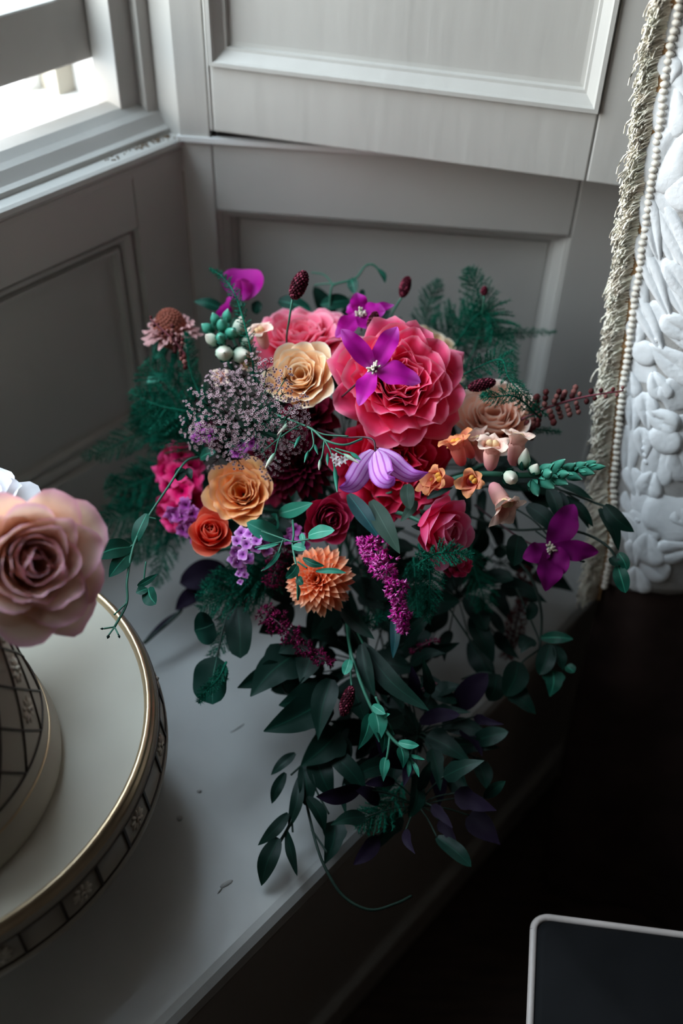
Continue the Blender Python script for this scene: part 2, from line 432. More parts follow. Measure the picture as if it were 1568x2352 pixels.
def panelled(name, o, D, N, s0, s1, z0, z1, op, depth, th, prof, mat, wide_rails=True):
    """framed panel: stiles, rails, sunk panel, moulding, all parts of one piece of the setting"""
    a0, a1, b0, b1 = op
    root = bpy.data.objects.new(name, None); COL.objects.link(root); structure(root)
    bk = -N * th
    for (x0, x1, y0, y1, nm) in ((s0, a0, z0, z1, 'stile'), (a1, s1, z0, z1, 'stile'), (a0, a1, z0, b0, 'rail'), (a0, a1, b1, z1, 'rail')):
        g = 0.0006
        bevel(wbox(nm, o + D * (x0 + (g if nm == 'rail' else 0)) + Z1 * y0 + bk, D * (x1 - x0 - (2 * g if nm == 'rail' else 0)), Z1 * (y1 - y0), N * th, mat, root), 0.0015)
    wbox('panel', o + D * (a0 - .005) + Z1 * (b0 - .005) - N * (depth + 0.01), D * (a1 - a0 + .01), Z1 * (b1 - b0 + .01), N * 0.01, mat, root)
    mould(o, D, N, a0, a1, b0, b1, prof, mat, root)
    return root

prof_l = [(-0.0, -0.001), (0.001, -0.009), (0.004, -0.010), (0.006, -0.006), (0.012, -0.009), (0.0155, -0.016), (0.0175, -0.017), (0.0185, -0.010), (0.0215, -0.010), (0.0225, -0.019), (0.026, -0.020)]
wl = panelled('wall_left', K, LD, LN, -1.75, 0.0, 0.0, SILL - 0.012, (-1.69, -0.060, 0.519, 0.758), 0.020, 0.03, prof_l, M['paint_wood'])
prof_r = [(0, 0.0), (0.0008, -0.003), (0.0035, -0.0035), (0.0045, -0.006), (0.011, -0.011), (0.0125, -0.016), (0.015, -0.0165), (0.016, -0.020), (0.018, -0.020)]
wr = panelled('wall_right', K, RD, RN, 0.0, RMAX, 0.0, SILL + 0.002, (0.030, 0.376, 0.535, 0.7565), 0.020, 0.03, prof_r, M['paint'])
MB().box(K + RD * 0.4375 + RN * -0.0005 + Z1 * SEAT, RD * 0.002, Z1 * (SILL - SEAT), RN * 0.004).obj('bead_strip', M['paint_wood'], wr, smooth=False)
# masonry above and behind the splay
wbox('wall_splay_top', K + RD * 0.0 - RN * 0.12 + Z1 * SILL, RD * RMAX, RN * 0.09, Z1 * (2.6 - SILL), M['paint'])
MB().box(K + RD * -0.002 + Z1 * (SILL + 0.002) - RN * 0.002, RD * 0.5, RN * 0.006, Z1 * 0.005).obj('ledge', M['white_paint'], wr, smooth=False)
# lining stile beside the window recess
bevel(wbox('trim_1', K - RN * 0.03 + Z1 * (SILL + 0.006), RD * 0.029, RN * 0.032, Z1 * 1.77, M['paint_wood']), 0.001)
bevel(wbox('trim_2', K + LD * 0.0 - LN * 0.16 + Z1 * (SILL - 0.03), LD * 0.03, LN * 0.16, Z1 * 1.80, M['paint_wood']), 0.001)

# folding shutter standing open against the splay
SH = K + RD * 0.030 + RN * 0.004
sz0, sz1 = 0.838, 2.35
prof_s = [(0, 0.0), (0.001, 0.0035), (0.0045, 0.0035), (0.006, 0.001), (0.013, -0.0055), (0.0155, -0.006), (0.0165, -0.0095), (0.020, -0.010)]
shut = panelled('window_shutter', SH, SD, SN, 0.0, 0.415, sz0, sz1, (0.003, 0.346, 0.898, 2.25), 0.010, 0.024, prof_s, M['paint_wood'])
del shut['kind']
tag(shut, 'tall grey-white panelled shutter leaf standing open against the splayed wall', 'shutter')

# window sill, recess and sash
sill = structure(bpy.data.objects.new('window_1', None)); COL.objects.link(sill)
sb = MB()
pr = [(-0.001, -0.022), (0.0005, -0.0115), (-0.0005, -0.0105), (0.0015, -0.009), (0.003, -0.006), (0.002, -0.002), (-0.001, 0.0), (-0.06, 0.001), (-0.06, -0.022)]
sb.grid(np.array([[K + LN * a + Z1 * (SILL + 0.004 + b) + LD * s for s in (-1.75, 0.002)] for a, b in pr])).obj('window_sill', M['paint'], sill, smooth=False)
rnd = random.Random(4)
db = MB()
for i in range(70):
    s = -abs(rnd.gauss(0, 0.035)) - 0.004; q = -0.013 + abs(rnd.gauss(0, .005))
    p = K + LD * s + LN * q + Z1 * (SILL + 0.0045)
    db.blob(p, rnd.uniform(.0006, .0016), rnd.uniform(.0006, .0016), .0006, nu=5, nv=3)
db.obj('crumbs', M['dirt'], sill, kind='stuff')
fr = [(-0.014, 0.0), (-0.0145, 0.009), (-0.020, 0.011), (-0.0215, 0.013), (-0.027, 0.021), (-0.034, 0.024), (-0.042, 0.0295), (-0.060, 0.031), (-0.070, 0.026)]
MB().grid(np.array([[K + LN * a + Z1 * (SILL + b) + LD * s for s in (-1.75, 0.0)] for a, b in fr])).obj('bottom_stop', M['paint'], sill, smooth=False)
MB().box(K - LN * 0.19 + LD * -1.7 + Z1 * 0.80, LD * 1.7, LN * 0.13, Z1 * 0.046).obj('outer_sill', M['white_paint'], sill, smooth=False)
def jamb(s0, s1, n0, n1, nm, mat='paint_wood', z0=SILL, z1=2.4):
    bevel(wbox(nm, K + LD * s0 + LN * n0 + Z1 * z0, LD * (s1 - s0), LN * (n1 - n0), Z1 * (z1 - z0), M[mat], sill), 0.0015)
jamb(-0.012, 0.002, -0.075, -0.030, 'stop_moulding')
jamb(-0.034, -0.011, -0.075, -0.040, 'stop_moulding')
jamb(-0.026, 0.0, -0.125, -0.075, 'pulley_stile', 'white_paint')
jamb(-0.045, 0.0, -0.150, -0.120, 'outer_lining', 'china')
jamb(-0.062, 0.0, -0.205, -0.148, 'outer_lining', 'white_paint')
jamb(-1.75, WIN_S0, -0.20, -0.036, 'pulley_stile', 'paint_wood')
wbox('head', K + LD * -1.75 - LN * 0.2 + Z1 * WIN_Z1, LD * 1.75, LN * 0.17, Z1 * (2.6 - WIN_Z1), M['paint'], sill)
# raised sash
so = K - LN * 0.112
bevel(wbox('sash_rail', so + LD * WIN_S0 + Z1 * 0.889, LD * (-0.028 - WIN_S0), LN * 0.036, Z1 * 0.057, M['paint'], sill), 0.002)
bevel(wbox('sash_stile', so + LD * -0.062 + Z1 * 0.946, LD * 0.036, LN * 0.036, Z1 * (WIN_Z1 - 0.946), M['paint'], sill), 0.002)
bevel(wbox('sash_stile', so + LD * WIN_S0 + Z1 * 0.946, LD * 0.036, LN * 0.036, Z1 * (WIN_Z1 - 0.946), M['paint'], sill), 0.002)
for s in (-0.47, -0.88):
    wbox('glazing_bar', so + LD * s + LN * 0.008 + Z1 * 0.946, LD * 0.018, LN * 0.022, Z1 * (WIN_Z1 - 0.946), M['paint'], sill)
gm, gnt, gp = node_mat('window_glass')
tb = gnt.nodes.new('ShaderNodeBsdfTransparent'); tb.inputs[0].default_value = (0.96, 0.98, 0.98, 1)
gl = gnt.nodes.new('ShaderNodeBsdfGlossy'); gl.inputs['Roughness'].default_value = 0.02
mxs = gnt.nodes.new('ShaderNodeMixShader'); mxs.inputs[0].default_value = 0.06
gnt.links.new(tb.outputs[0], mxs.inputs[1]); gnt.links.new(gl.outputs[0], mxs.inputs[2])
gnt.links.new(mxs.outputs[0], gnt.nodes['Material Output'].inputs[0])
for a, b in ((WIN_S0 + 0.036, -0.88), (-0.862, -0.47), (-0.452, -0.062)):
    for c, d in ((0.946, WIN_Z1),):
        wbox('pane', so + LD * a + LN * 0.016 + Z1 * c, LD * (b - a), LN * 0.003, Z1 * (d - c), gm, sill)
# outside
structure(MB().box(K - LN * 9 - LD * 12 + Z1 * -0.4, LD * 19, LN * 15, Z1 * 0.1).obj('ground', M['stone'], None, smooth=False))
wbox('wall_outer_low', K - LD * 1.75 - LN * 0.2, LD * 1.9, LN * 0.165, Z1 * 0.80, M['room'])

# window seat
def at_s(s, n, z): return K + LD * s + LN * n + Z1 * z
N0 = 0.466
sR = RD @ LD / (RD @ LN)                         # splay: s per n
seat = structure(bpy.data.objects.new('seat_box', None)); COL.objects.link(seat)
pr = [(N0 - .02, -0.032), (N0 - 0.004, -0.030), (N0 + 0.001, -0.024), (N0 + 0.003, -0.015), (N0 + 0.001, -0.006), (N0 - 0.004, -0.001), (N0 - 0.010, 0.0), (0.0, 0.0)]
MB().grid(np.array([[at_s(s, a, SEAT + b) for s in (-1.75, max(0, a) * sR + 0.0)] for a, b in pr])).obj('seat_board', M['seat_paint'], seat, smooth=False)
wbox('seat_front', at_s(-1.75, N0 - 0.045, 0.0), LD * (1.75 + N0 * sR), LN * 0.02, Z1 * (SEAT - 0.03), M['paint_wood'], seat)
wbox('seat_front_rail', at_s(-1.75, N0 - 0.026, 0.0), LD * (1.75 + N0 * sR), LN * 0.012, Z1 * 0.06, M['paint_wood'], seat)
cb = MB()
for (px, py, w, l, an) in ((545, 1672, 4, 22, .7), (520, 2030, 6, 16, .6), (505, 2046, 2, 9, 1), (458, 1818, 5, 6, 0), (412, 1880, 7, 7, 0)):
    p = at_z(px, py, SEAT); dd = np.array([math.cos(an), math.sin(an), 0]); 
    cb.blob(p, w * .9 / F, l * .9 / F, 0.0012, rot=np.array([[dd[1], dd[0], 0], [-dd[0], dd[1], 0], [0, 0, 1]]), nu=10, nv=4)
cb.obj('paint_chip', M['seat_paint'], seat, kind='stuff')

# ------------------------------------------------------------------ cake stand, lattice tier
def lathe(mb, prof, n=96):
    th = np.linspace(0, 2 * np.pi, n, endpoint=False)
    P = np.array([[[r * math.cos(t), r * math.sin(t), z] for t in th] for r, z in prof])
    return mb.grid(P, True)

cs = thing('cake_stand', 'round ivory cake stand with gilt rim and floral side panels on the window seat', 'cake stand', (-0.3225, 0.4425, SEAT))
KS, ZS = 0.866, 0.107         # scale of the drum and height of its foot
lathe(MB(), [(0.0, 0.0), (0.092, 0.0), (0.094, 0.006), (0.085, 0.012), (0.05, 0.022), (0.034, 0.045), (0.034, 0.07), (0.05, 0.092), (0.10, 0.104), (0.15, 0.108)]).obj('foot', M['china_side'], cs)
_lathe = lathe
def lathe(mb, prof, n=96): return _lathe(mb, [(r * KS, z * KS + ZS) for r, z in prof], n)
lathe(MB(), [(0.0, 0.045), (0.203, 0.045), (0.2085, 0.046)]).obj('top_plate', M['china'], cs)
lathe(MB(), [(0.2075, 0.045), (0.2085, 0.049), (0.2105, 0.0515), (0.2130, 0.0515), (0.2145, 0.049), (0.2150, 0.046), (0.2165, 0.0455), (0.2175, 0.042)]).obj('gilt_rim', M['gold'], cs)
lathe(MB(), [(0.2175, 0.042), (0.2195, 0.036), (0.2195, 0.035), (0.2190, 0.0345), (0.2222, 0.008), (0.2228, 0.0075), (0.2245, 0.0055), (0.2245, 0.0), (0.20, 0.0)]).obj('side_band', M['china_side'], cs)
th = np.linspace(0, 2 * np.pi, 97)
for z, r in ((0.0355, 0.2197), (0.0075, 0.2226)):
    MB().tube(np.array([[r * KS * math.cos(t), r * KS * math.sin(t), z * KS + ZS] for t in th]), 0.0010, 5, cap=False).obj('dark_line', M['brownline'], cs)
ND = 38
bar = MB()
b0, b1 = np.array([0.2195, 0, 0.0350]), np.array([0.2224, 0, 0.0080])
bar.box(b0 + [-.001, -.0012, 0], b1 - b0, [0, .0024, 0], [0.0022, 0, 0.0003])
bar_me = bar.mesh('divider', False); bar_me.materials.append(M['brownline'])
dz = MB()
dz.blob((0, 0, 0.0012), .0024, .0024, .0016, nu=8, nv=4, pv=0)
for i in range(9):
    a = i * 2 * math.pi / 9
    R3 = np.array([[math.cos(a), -math.sin(a), 0], [math.sin(a), math.cos(a), 0], [0, 0, 1]])
    dz.blob(np.array([math.cos(a), math.sin(a), 0]) * .0062, .0042, .0020, .0013, rot=R3, nu=8, nv=4)
daisy_me = dz.mesh('daisy'); daisy_me.materials.append(M['relief'])
eye = MB().blob((0, 0, 0.002), .0013, .0013, .0012, nu=7, nv=4)
eye_me = eye.mesh('daisy_eye'); eye_me.materials.append(M['brownline'])
def link(name, me, parent, loc, rot):
    o = bpy.data.objects.new(name, me); COL.objects.link(o); o.parent = parent
    o.matrix_local = Matrix([list(rot[i]) + [loc[i]] for i in range(3)] + [[0, 0, 0, 1]])
    return o
A0 = math.radians(-2.28)
for i in range(ND):
    a = A0 + i * 2 * math.pi / ND
    c, s = math.cos(a), math.sin(a)
    link('divider', bar_me, cs, (0, 0, ZS), np.array([[c, -s, 0], [s, c, 0], [0, 0, 1]]) * KS)
    if i % 2 == 0:
        a2 = a + math.pi / ND; o = np.array([math.cos(a2), math.sin(a2), 0.105]); o = nz(o)
        Rz = frame(o) * KS
        p = np.array([math.cos(a2) * .2209, math.sin(a2) * .2209, 0.0215]) * KS + [0, 0, ZS]
        d = link('daisy', daisy_me, cs, p, Rz)
        link('daisy_eye', eye_me, d, (0, 0, 0), np.eye(3))

lathe = _lathe
TX, TY, TZ = -0.311, 0.405, SEAT + ZS + 0.0452 * KS
tier = thing('cake_tier', 'tapered ivory cake tier with dark lattice lines and embossed daisies on the stand', 'cake', (TX, TY, TZ))
tp = [(0.0, 0.0), (0.128, 0.0), (0.1335, 0.003), (0.1345, 0.012), (0.1325, 0.024), (0.1285, 0.034), (0.1275, 0.042), (0.1262, 0.050), (0.1225, 0.070),
      (0.118, 0.095), (0.112, 0.125), (0.105, 0.16), (0.098, 0.19), (0.090, 0.215), (0.076, 0.232), (0.05, 0.24), (0.0, 0.242)]
tp = [(r * KS, z * KS) for r, z in tp]
def tier_r(z):
    zs = [b for a, b in tp[1:]]; rs = [a for a, b in tp[1:]]
    return float(np.interp(z, zs, rs))
lathe(MB(), tp).obj('tier_body', M['icing'], tier)
for z in (0.045, 0.030):
    r = tier_r(z) + 0.0003
    MB().tube(np.array([[r * math.cos(t), r * math.sin(t), z] for t in th]), 0.0009, 5, cap=False).obj('dark_line', M['gold'] if z < .035 else M['brownline'], tier)
NL = 20
HD = 0.048
for sgn in (1, -1):
    for i in range(NL):
        a0 = i * 2 * math.pi / NL + (0.1 if sgn > 0 else 0.1)
        pts = []
        for z in np.linspace(0.045, 0.195, 22):
            a = a0 + sgn * (z - 0.045) / HD * (2 * math.pi / NL)
            r = tier_r(z) + 0.0004
            pts.append([r * math.cos(a), r * math.sin(a), z])
        MB().tube(pts, 0.0009, 5).obj('lattice_line', M['brownline'], tier)
zc = HD / 2
for row in range(7):
    for i in range(NL):
        if (i + row // 2) % 2: continue
        z = 0.045 + (row + 1) * zc
        if z > .175: continue
        a = 0.1 + i * 2 * math.pi / NL + (0 if row % 2 == 0 else math.pi / NL)
        # centre of a lattice diamond
        r = tier_r(z); sl = (tier_r(z - .01) - tier_r(z + .01)) / .02
        d = link('daisy', daisy_me, tier, (r * math.cos(a), r * math.sin(a), z), frame(nz([math.cos(a), math.sin(a), sl])) * 0.95)
        link('daisy_eye', eye_me, d, (0, 0, 0), np.eye(3))

# ------------------------------------------------------------------ black stool
st = at_z(1226, 2104, 0.42)
e1, e2 = dirv(math.radians(96.0)), dirv(math.radians(188.5))
e2 = nz(e2); 
stl = thing('stool', 'black square stool with a thin pale rim on the dark floor', 'stool', st * [1, 1, 0])
def rrect(w, h, r, n=6):
    out = []
    for cx, cy, a0 in ((r, r, 180), (w - r, r, 270), (w - r, h - r, 0), (r, h - r, 90)):
        for k in range(n + 1):
            a = math.radians(a0 + 90 * k / n); out.append((cx + r * math.cos(a), cy + r * math.sin(a)))
    return out
def loc_s(x, y, z): return e1 * x + e2 * y + Z1 * z
rr = rrect(0.36, 0.36, 0.012)
MB().tube(np.array([loc_s(x, y, 0.42) for x, y in rr + rr[:1]]), 0.0032, 6, cap=False).obj('rim', M['piping'], stl)
tp_ = MB()
rows = [[loc_s(.18 + (x - .18) * k, .18 + (y - .18) * k, z) for x, y in rr] for k, z in ((0.97, 0.36), (0.985, 0.40), (0.985, 0.421), (0.95, 0.424), (0.0, 0.426))]
tp_.grid(np.array(rows), True).obj('seat_pad', M['black'], stl)
for x, y in ((.03, .03), (.33, .03), (.33, .33), (.03, .33)):
    MB().tube([loc_s(x, y, 0.0), loc_s(x, y, 0.2), loc_s(x, y, 0.37)], [0.011, 0.013, 0.015], 8).obj('leg', M['darkwood'], stl)

# ------------------------------------------------------------------ curtain
CE = [at(1550, 0, .745), at(1503, 300, .795), at(1474, 500, .83), at(1446, 700, .868), at(1420, 900, .905), at(1401, 1100, .938), at(1390, 1290, .965)]
C1, C2 = CE[0], CE[-1]
E_pts = [C1 + np.array([0, -.01, 0.9]), C1 + np.array([0.0, -.005, 0.3])] + CE + [np.array([C2[0] + .004, C2[1] - .02, 0.30]), np.array([C2[0] + .02, C2[1] - .03, 0.004])]
EDGE = bez(E_pts, 120)
elen = np.concatenate([[0], np.cumsum(np.linalg.norm(np.diff(EDGE, axis=0), axis=1))])
CD = dirv(math.radians(112)); CN = nrm_of(CD)
def edge_at(l): return np.array([np.interp(l, elen, EDGE[:, k]) for k in range(3)])
def surf(a, l):
    a = np.asarray(a, float); l = np.asarray(l, float)
    E_ = np.stack([np.interp(l, elen, EDGE[:, k]) for k in range(3)], -1)
    w = 0.010 * np.sin(a * 2 * np.pi / 0.17 + 0.4) * np.minimum(1, a / 0.05)
    return E_ + a[..., None] * CD + w[..., None] * CN
cu = thing('curtain', 'white embroidered curtain with cream fringe and beaded edge hanging beside the shutter', 'curtain', (EDGE[-1][0], EDGE[-1][1], 0))
CO = np.array(cu.location)
el = np.array([[784 + F * ((p - CAM) @ RT) / ((p - CAM) @ FW), 1176 - F * ((p - CAM) @ UP) / ((p - CAM) @ FW)] for p in EDGE])
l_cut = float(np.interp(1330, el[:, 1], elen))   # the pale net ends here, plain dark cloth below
def cloth(nm, l0, l1, rows, mat):
    aa_, ll_ = np.meshgrid(np.linspace(0, 0.42, 43), np.linspace(l0, l1, rows))
    if nm == 'net_fabric': ll_[-1] += 0.006 * np.abs(np.sin(aa_[-1] * 70)) - .25 * aa_[-1]
    o = MB().grid(surf(aa_, ll_) - CO - CN * (0.001 if nm == 'net_fabric' else 0.004)).obj(nm, M[mat], cu)
    sm_ = o.modifiers.new('thickness', 'SOLIDIFY'); sm_.thickness = 0.0015; sm_.offset = -1
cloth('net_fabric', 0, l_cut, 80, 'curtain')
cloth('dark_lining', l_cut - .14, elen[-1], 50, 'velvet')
aa, ll = np.meshgrid(np.linspace(0, 0.42, 43), np.linspace(0, elen[-1], 90))
def edge_pix():
    P = surf(aa, ll).reshape(-1, 3) - CAM
    d = P @ FW
    return np.stack([784 + F * (P @ RT) / d, 1176 - F * (P @ UP) / d], -1)
EP = edge_pix()
def pick(x, y):
    i = int(np.argmin((EP[:, 0] - x) ** 2 + (EP[:, 1] - y) ** 2))
    a, l = aa.ravel()[i], ll.ravel()[i]
    for _ in range(5):
        def pr(a, l):
            P = surf(a, l) - CAM; d = P @ FW
            return np.array([784 + F * (P @ RT) / d, 1176 - F * (P @ UP) / d])
        p0 = pr(a, l); h = 1e-4
        J = np.stack([(pr(a + h, l) - p0) / h, (pr(a, l + h) - p0) / h], 1)
        da = np.linalg.solve(J, np.array([x, y]) - p0)
        a, l = a + np.clip(da[0], -.02, .02), l + np.clip(da[1], -.02, .02)
    return a, l
def applique(x, y, lpx, wpx, ang, shape='leaf', h=0.0035, nm='applique_petal'):
    """padded shape sewn on the curtain; ang in degrees, 0 = right, 90 = down the cloth"""
    a, l = pick(x, y)
    c = surf(a, l); e = 1e-3
    ta = nz(surf(a + e, l) - surf(a - e, l)); tl = nz(surf(a, l + e) - surf(a, l - e)); n = nz(np.cross(tl, ta))
    if n @ (CAM - c) < 0: n = -n
    dep = (c - CAM) @ FW
    k = dep / F
    ca, sa = math.cos(math.radians(ang)), math.sin(math.radians(ang))
    nth, nr = 24, 6
    mb = MB(); rows = []
    for j in range(nr + 1):
        rho = (1 - j / nr) ** .6
        row = []
        for i in range(nth):
            t = 2 * math.pi * i / nth
            X, Y = math.cos(t), math.sin(t)
            if shape == 'leaf': Y *= (1 - 0.55 * X) * (0.35 + .65 * math.sqrt(max(0, 1 - X * X)) ** .3)
            elif shape == 'drop': Y *= (1 + 0.45 * X)
            elif shape == 'lobe': Y *= 1 + .12 * math.cos(5 * t)
            X, Y = X * lpx / 2 * rho, Y * wpx / 2 * rho
            px, py = X * ca - Y * sa, X * sa + Y * ca
            hh = h * math.sqrt(max(0, 1 - rho ** 4.5)) * (1 - (.45 * math.exp(-(Y / (.07 * wpx)) ** 2) if shape in ('leaf', 'drop') else 0)) - 0.0006
            row.append(c + ta * px * k * 1.12 + tl * py * k + n * hh - CO)
        rows.append(row)
    mb.grid(np.array(rows), True)
    return mb.obj(nm, M['applique'], cu)
AP = [(1545, 60, 100, 70, 100, 'drop'), (1560, 170, 120, 60, 60, 'leaf'), (1530, 250, 110, 62, 95, 'drop'), (1520, 360, 150, 85, 110, 'drop'), (1560, 330, 110, 60, 70, 'leaf'),
      (1515, 430, 110, 80, 55, 'drop'), (1560, 440, 80, 60, 90, 'round'), (1490, 520, 150, 34, 70, 'leaf'), (1520, 540, 170, 36, 62, 'leaf'), (1550, 560, 170, 38, 56, 'leaf'),
      (1475, 600, 120, 30, 72, 'leaf'), (1500, 650, 150, 32, 58, 'leaf'), (1530, 660, 150, 34, 52, 'leaf'), (1560, 660, 120, 34, 50, 'leaf'), (1462, 690, 110, 30, 75, 'leaf'),
      (1485, 745, 130, 32, 55, 'leaf'), (1530, 750, 110, 34, 45, 'leaf'), (1562, 760, 90, 40, 20, 'leaf'), (1452, 770, 70, 30, 85, 'leaf'), (1472, 810, 52, 44, 0, 'round'),
      (1470, 850, 56, 46, 0, 'round'), (1540, 835, 110, 50, 25, 'drop'), (1440, 880, 60, 34, 80, 'drop'), (1505, 885, 60, 40, 60, 'drop'), (1550, 905, 70, 60, 30, 'lobe'),
      (1445, 950, 90, 30, 84, 'leaf'), (1478, 945, 80, 36, 80, 'leaf'), (1512, 965, 64, 44, 20, 'drop'), (1555, 985, 80, 60, 15, 'drop'), (1435, 1040, 120, 34, 88, 'leaf'),
      (1470, 1020, 70, 30, 80, 'leaf'), (1520, 1010, 60, 50, 0, 'round'), (1505, 1060, 110, 44, 95, 'drop'), (1555, 1060, 90, 50, 70, 'drop'), (1450, 1110, 70, 34, 70, 'leaf'),
      (1485, 1110, 60, 40, 100, 'drop'), (1440, 1150, 60, 36, 80, 'drop'), (1475, 1160, 56, 46, 90, 'round'), (1540, 1185, 110, 90, 20, 'lobe'), (1558, 1190, 50, 40, 60, 'leaf'),
      (1470, 1205, 60, 52, 90, 'round'), (1435, 1220, 70, 36, 80, 'leaf'), (1480, 1260, 70, 48, 85, 'drop'), (1450, 1270, 60, 30, 80, 'leaf'), (1490, 1305, 60, 44, 20, 'drop'),
      (1545, 1265, 80, 40, -20, 'leaf'), (1455, 1330, 60, 40, 80, 'drop'),  (1530, 160, 60, 40, 80, 'leaf'), (1562, 250, 60, 50, 90, 'round')]
for k, q in enumerate(AP): applique(q[0] + 8, q[1], q[2] * 1.2, q[3] * 1.45, *q[4:], h=0.0025 + 0.0009 * (k % 4))
for (x, y) in ((1508, 780), (1505, 795), (1495, 818), (1480, 1030), (1482, 1045), (1484, 1060), (1482, 1015), (1465, 1195), (1553, 1180), (1548, 1200)):
    applique(x, y, 13, 13, 0, 'round', h=0.004, nm='sewn_pearl')
# beads along the edge
bm_ = MB().blob((0, 0, 0), 0.0036, 0.0036, 0.0026, nu=10, nv=6)
bead_me = bm_.mesh('bead'); bead_me.materials.append(M['bead'])
l_top = float(np.interp(-120, el[:, 1], elen)); l_bot = float(np.interp(1340, el[:, 1], elen))
l = l_top
rnd = random.Random(8)
while l < l_bot:
    e = edge_at(l); t_ = nz(edge_at(l + .002) - edge_at(l - .002))
    p = e + CD * (0.004 + rnd.uniform(-.0006, .0006)) + CN * 0.003
    Rm = frame(nz(t_ + np.array([rnd.uniform(-.2, .2), rnd.uniform(-.2, .2), 0])))
    link('bead', bead_me, cu, p - CO, Rm)
    l += 0.0052 + rnd.uniform(-.0003, .0004)
tape = MB()
ls = np.linspace(l_top, l_bot + .02, 90)
rows = [[edge_at(l) + CD * a + CN * 0.001 - CO for a in (-0.009, -0.004, 0.002)] for l in ls]
tape.grid(np.array(rows)).obj('braid_tape', M['tape'], cu)
fb = MB()
nst = 3200
left = -nz(RT * 1.0 + 0)
for i in range(nst):
    l = lerp(l_top, l_bot + .02, (i + rnd.random()) / nst)
    e = edge_at(l)
    tuft = math.sin(l * 2 * math.pi / 0.013) * .5 + math.sin(l * 131) * .3
    L_ = (0.0105 + 0.0030 * tuft + rnd.uniform(-.003, .003)) * (1 if rnd.random() < .93 else 1.3)
    side = nz(-CD * rnd.uniform(.35, 1.0) + CN * rnd.uniform(-.25, 1.1) + RT * -.5)
    drop = rnd.uniform(.3, 1.1)
    p0 = e - CD * rnd.uniform(.001, .007) + CN * 0.0015
    pts = []
    ph = rnd.uniform(0, 6.3); cr = rnd.uniform(.0008, .0022); fr_ = rnd.uniform(7, 13)
    for k in range(8):
        t = k / 7
        q = p0 + side * L_ * math.sin(t * 1.7) * .95 - Z1 * L_ * drop * t * t
        q = q + (CN * math.cos(fr_ * t + ph) + Z1 * math.sin(fr_ * t + ph) * .8) * cr * t
        pts.append(q - CO)
    fb.tube(pts, np.linspace(.0008, .0006, 8), 3, cap=False)
fb.obj('fringe', M['fringe'], cu, kind='stuff')

# ------------------------------------------------------------------ the bouquet
BIND = at(815, 1190, 1.03)                        # where the stems are tied
def tail(rg):                                     # cut ends resting on the seat
    p = at_z(880 + rg.uniform(-45, 45), 1400 + rg.uniform(-40, 50), SEAT + 0.004)
    return p
def stem_part(root, M3, base, axis, rg, rad=0.0016, mat='stem', full=True):
    p0 = np.asarray(base); b = BIND + np.array([rg.uniform(-.014, .014), rg.uniform(-.014, .014), rg.uniform(-.012, .012)])
    pts = bez([p0, p0 - nz(axis) * min(.05, .4 * np.linalg.norm(b - p0)), b, tail(rg)], 15)
    loc = (pts - p0) @ M3                         # world -> local (rotation only)
    return MB().tube(loc, rad, 6).obj('stem', M[mat], root)

def petal_grid(W, H, ab, am, at_, r0, z0, rc, phi, ruf, rg, nu=8, nv=8, rnd=.28, kf=3.0, skew=0.0):
    vv = np.linspace(0, 1, 41)
    sm = lambda t: t * t * (3 - 2 * t)
    a = np.radians(np.where(vv < .5, lerp(ab, am, sm(np.clip(vv / .5, 0, 1))), lerp(am, at_, np.clip((vv - .5) / .5, 0, 1) ** 1.6)))
    r = r0 + np.concatenate([[0], np.cumsum(np.sin(a[:-1]) * H / 40)])
    z = z0 + np.concatenate([[0], np.cumsum(np.cos(a[:-1]) * H / 40)])
    v = np.linspace(0, 1, nv + 1)[:, None]; u = np.linspace(-1, 1, nu + 1)[None]
    ve = v * (1 - rnd * np.abs(u) ** 2.6 * v + skew * u * .12)
    ve = np.clip(ve, 0, 1)
    R_ = np.interp(ve, vv, r); Z_ = np.interp(ve, vv, z); A_ = np.interp(ve, vv, a)
    w = W * np.where(v < .72, .22 + .78 * np.sin(np.pi * np.minimum(v / .72, 1) / 2) ** .9, 1 - .16 * ((v - .72) / .28) ** 2)
    dl = np.clip(u * w / rc, -2.3, 2.3)
    x = R_ - rc + rc * np.cos(dl); y = rc * np.sin(dl) + 0 * ve
    p1, p2, p3 = rg.uniform(0, 6.3), rg.uniform(0, 6.3), rg.uniform(0, 6.3)
    rad = ruf * ve ** 2.5 * (np.sin(kf * u * 1.6 + p1) + .5 * np.sin(kf * 2.3 * u + p2 + 2 * v) + .4 * np.sin(5 * v + p3 + u))
    x = x + rad * np.cos(A_); Z_ = Z_ - rad * np.sin(A_) * .9
    c, s = math.cos(phi), math.sin(phi)
    return np.stack([x * c - y * s, x * s + y * c, Z_ + 0 * x], -1)

def calyx(root, R, mat='leaf_g', n=5, ln=.8, a0=70):
    for k in range(n):
        ph = k * 2 * math.pi / n + .3
        P = np.array([[R * (.10 + .5 * ln * t * math.sin(math.radians(a0 + 50 * t))), 0, R * (-.02 + .5 * ln * t * math.cos(math.radians(a0 + 50 * t)))] for t in np.linspace(0, 1, 7)])
        c, s = math.cos(ph), math.sin(ph)
        P = P @ np.array([[c, s, 0], [-s, c, 0], [0, 0, 1]])
        hw = R * .13 * np.sin(np.pi * np.linspace(.15, 1, 7) ** .8)
        MB().grid(ribbon(P, np.array([0, 0, 1.0]), hw, 2, fold=.3)).obj('sepal', M[mat], root)
    MB().blob((0, 0, -R * .06), R * .16, R * .16, R * .2, nu=10, nv=6).obj('hip', M[mat], root)

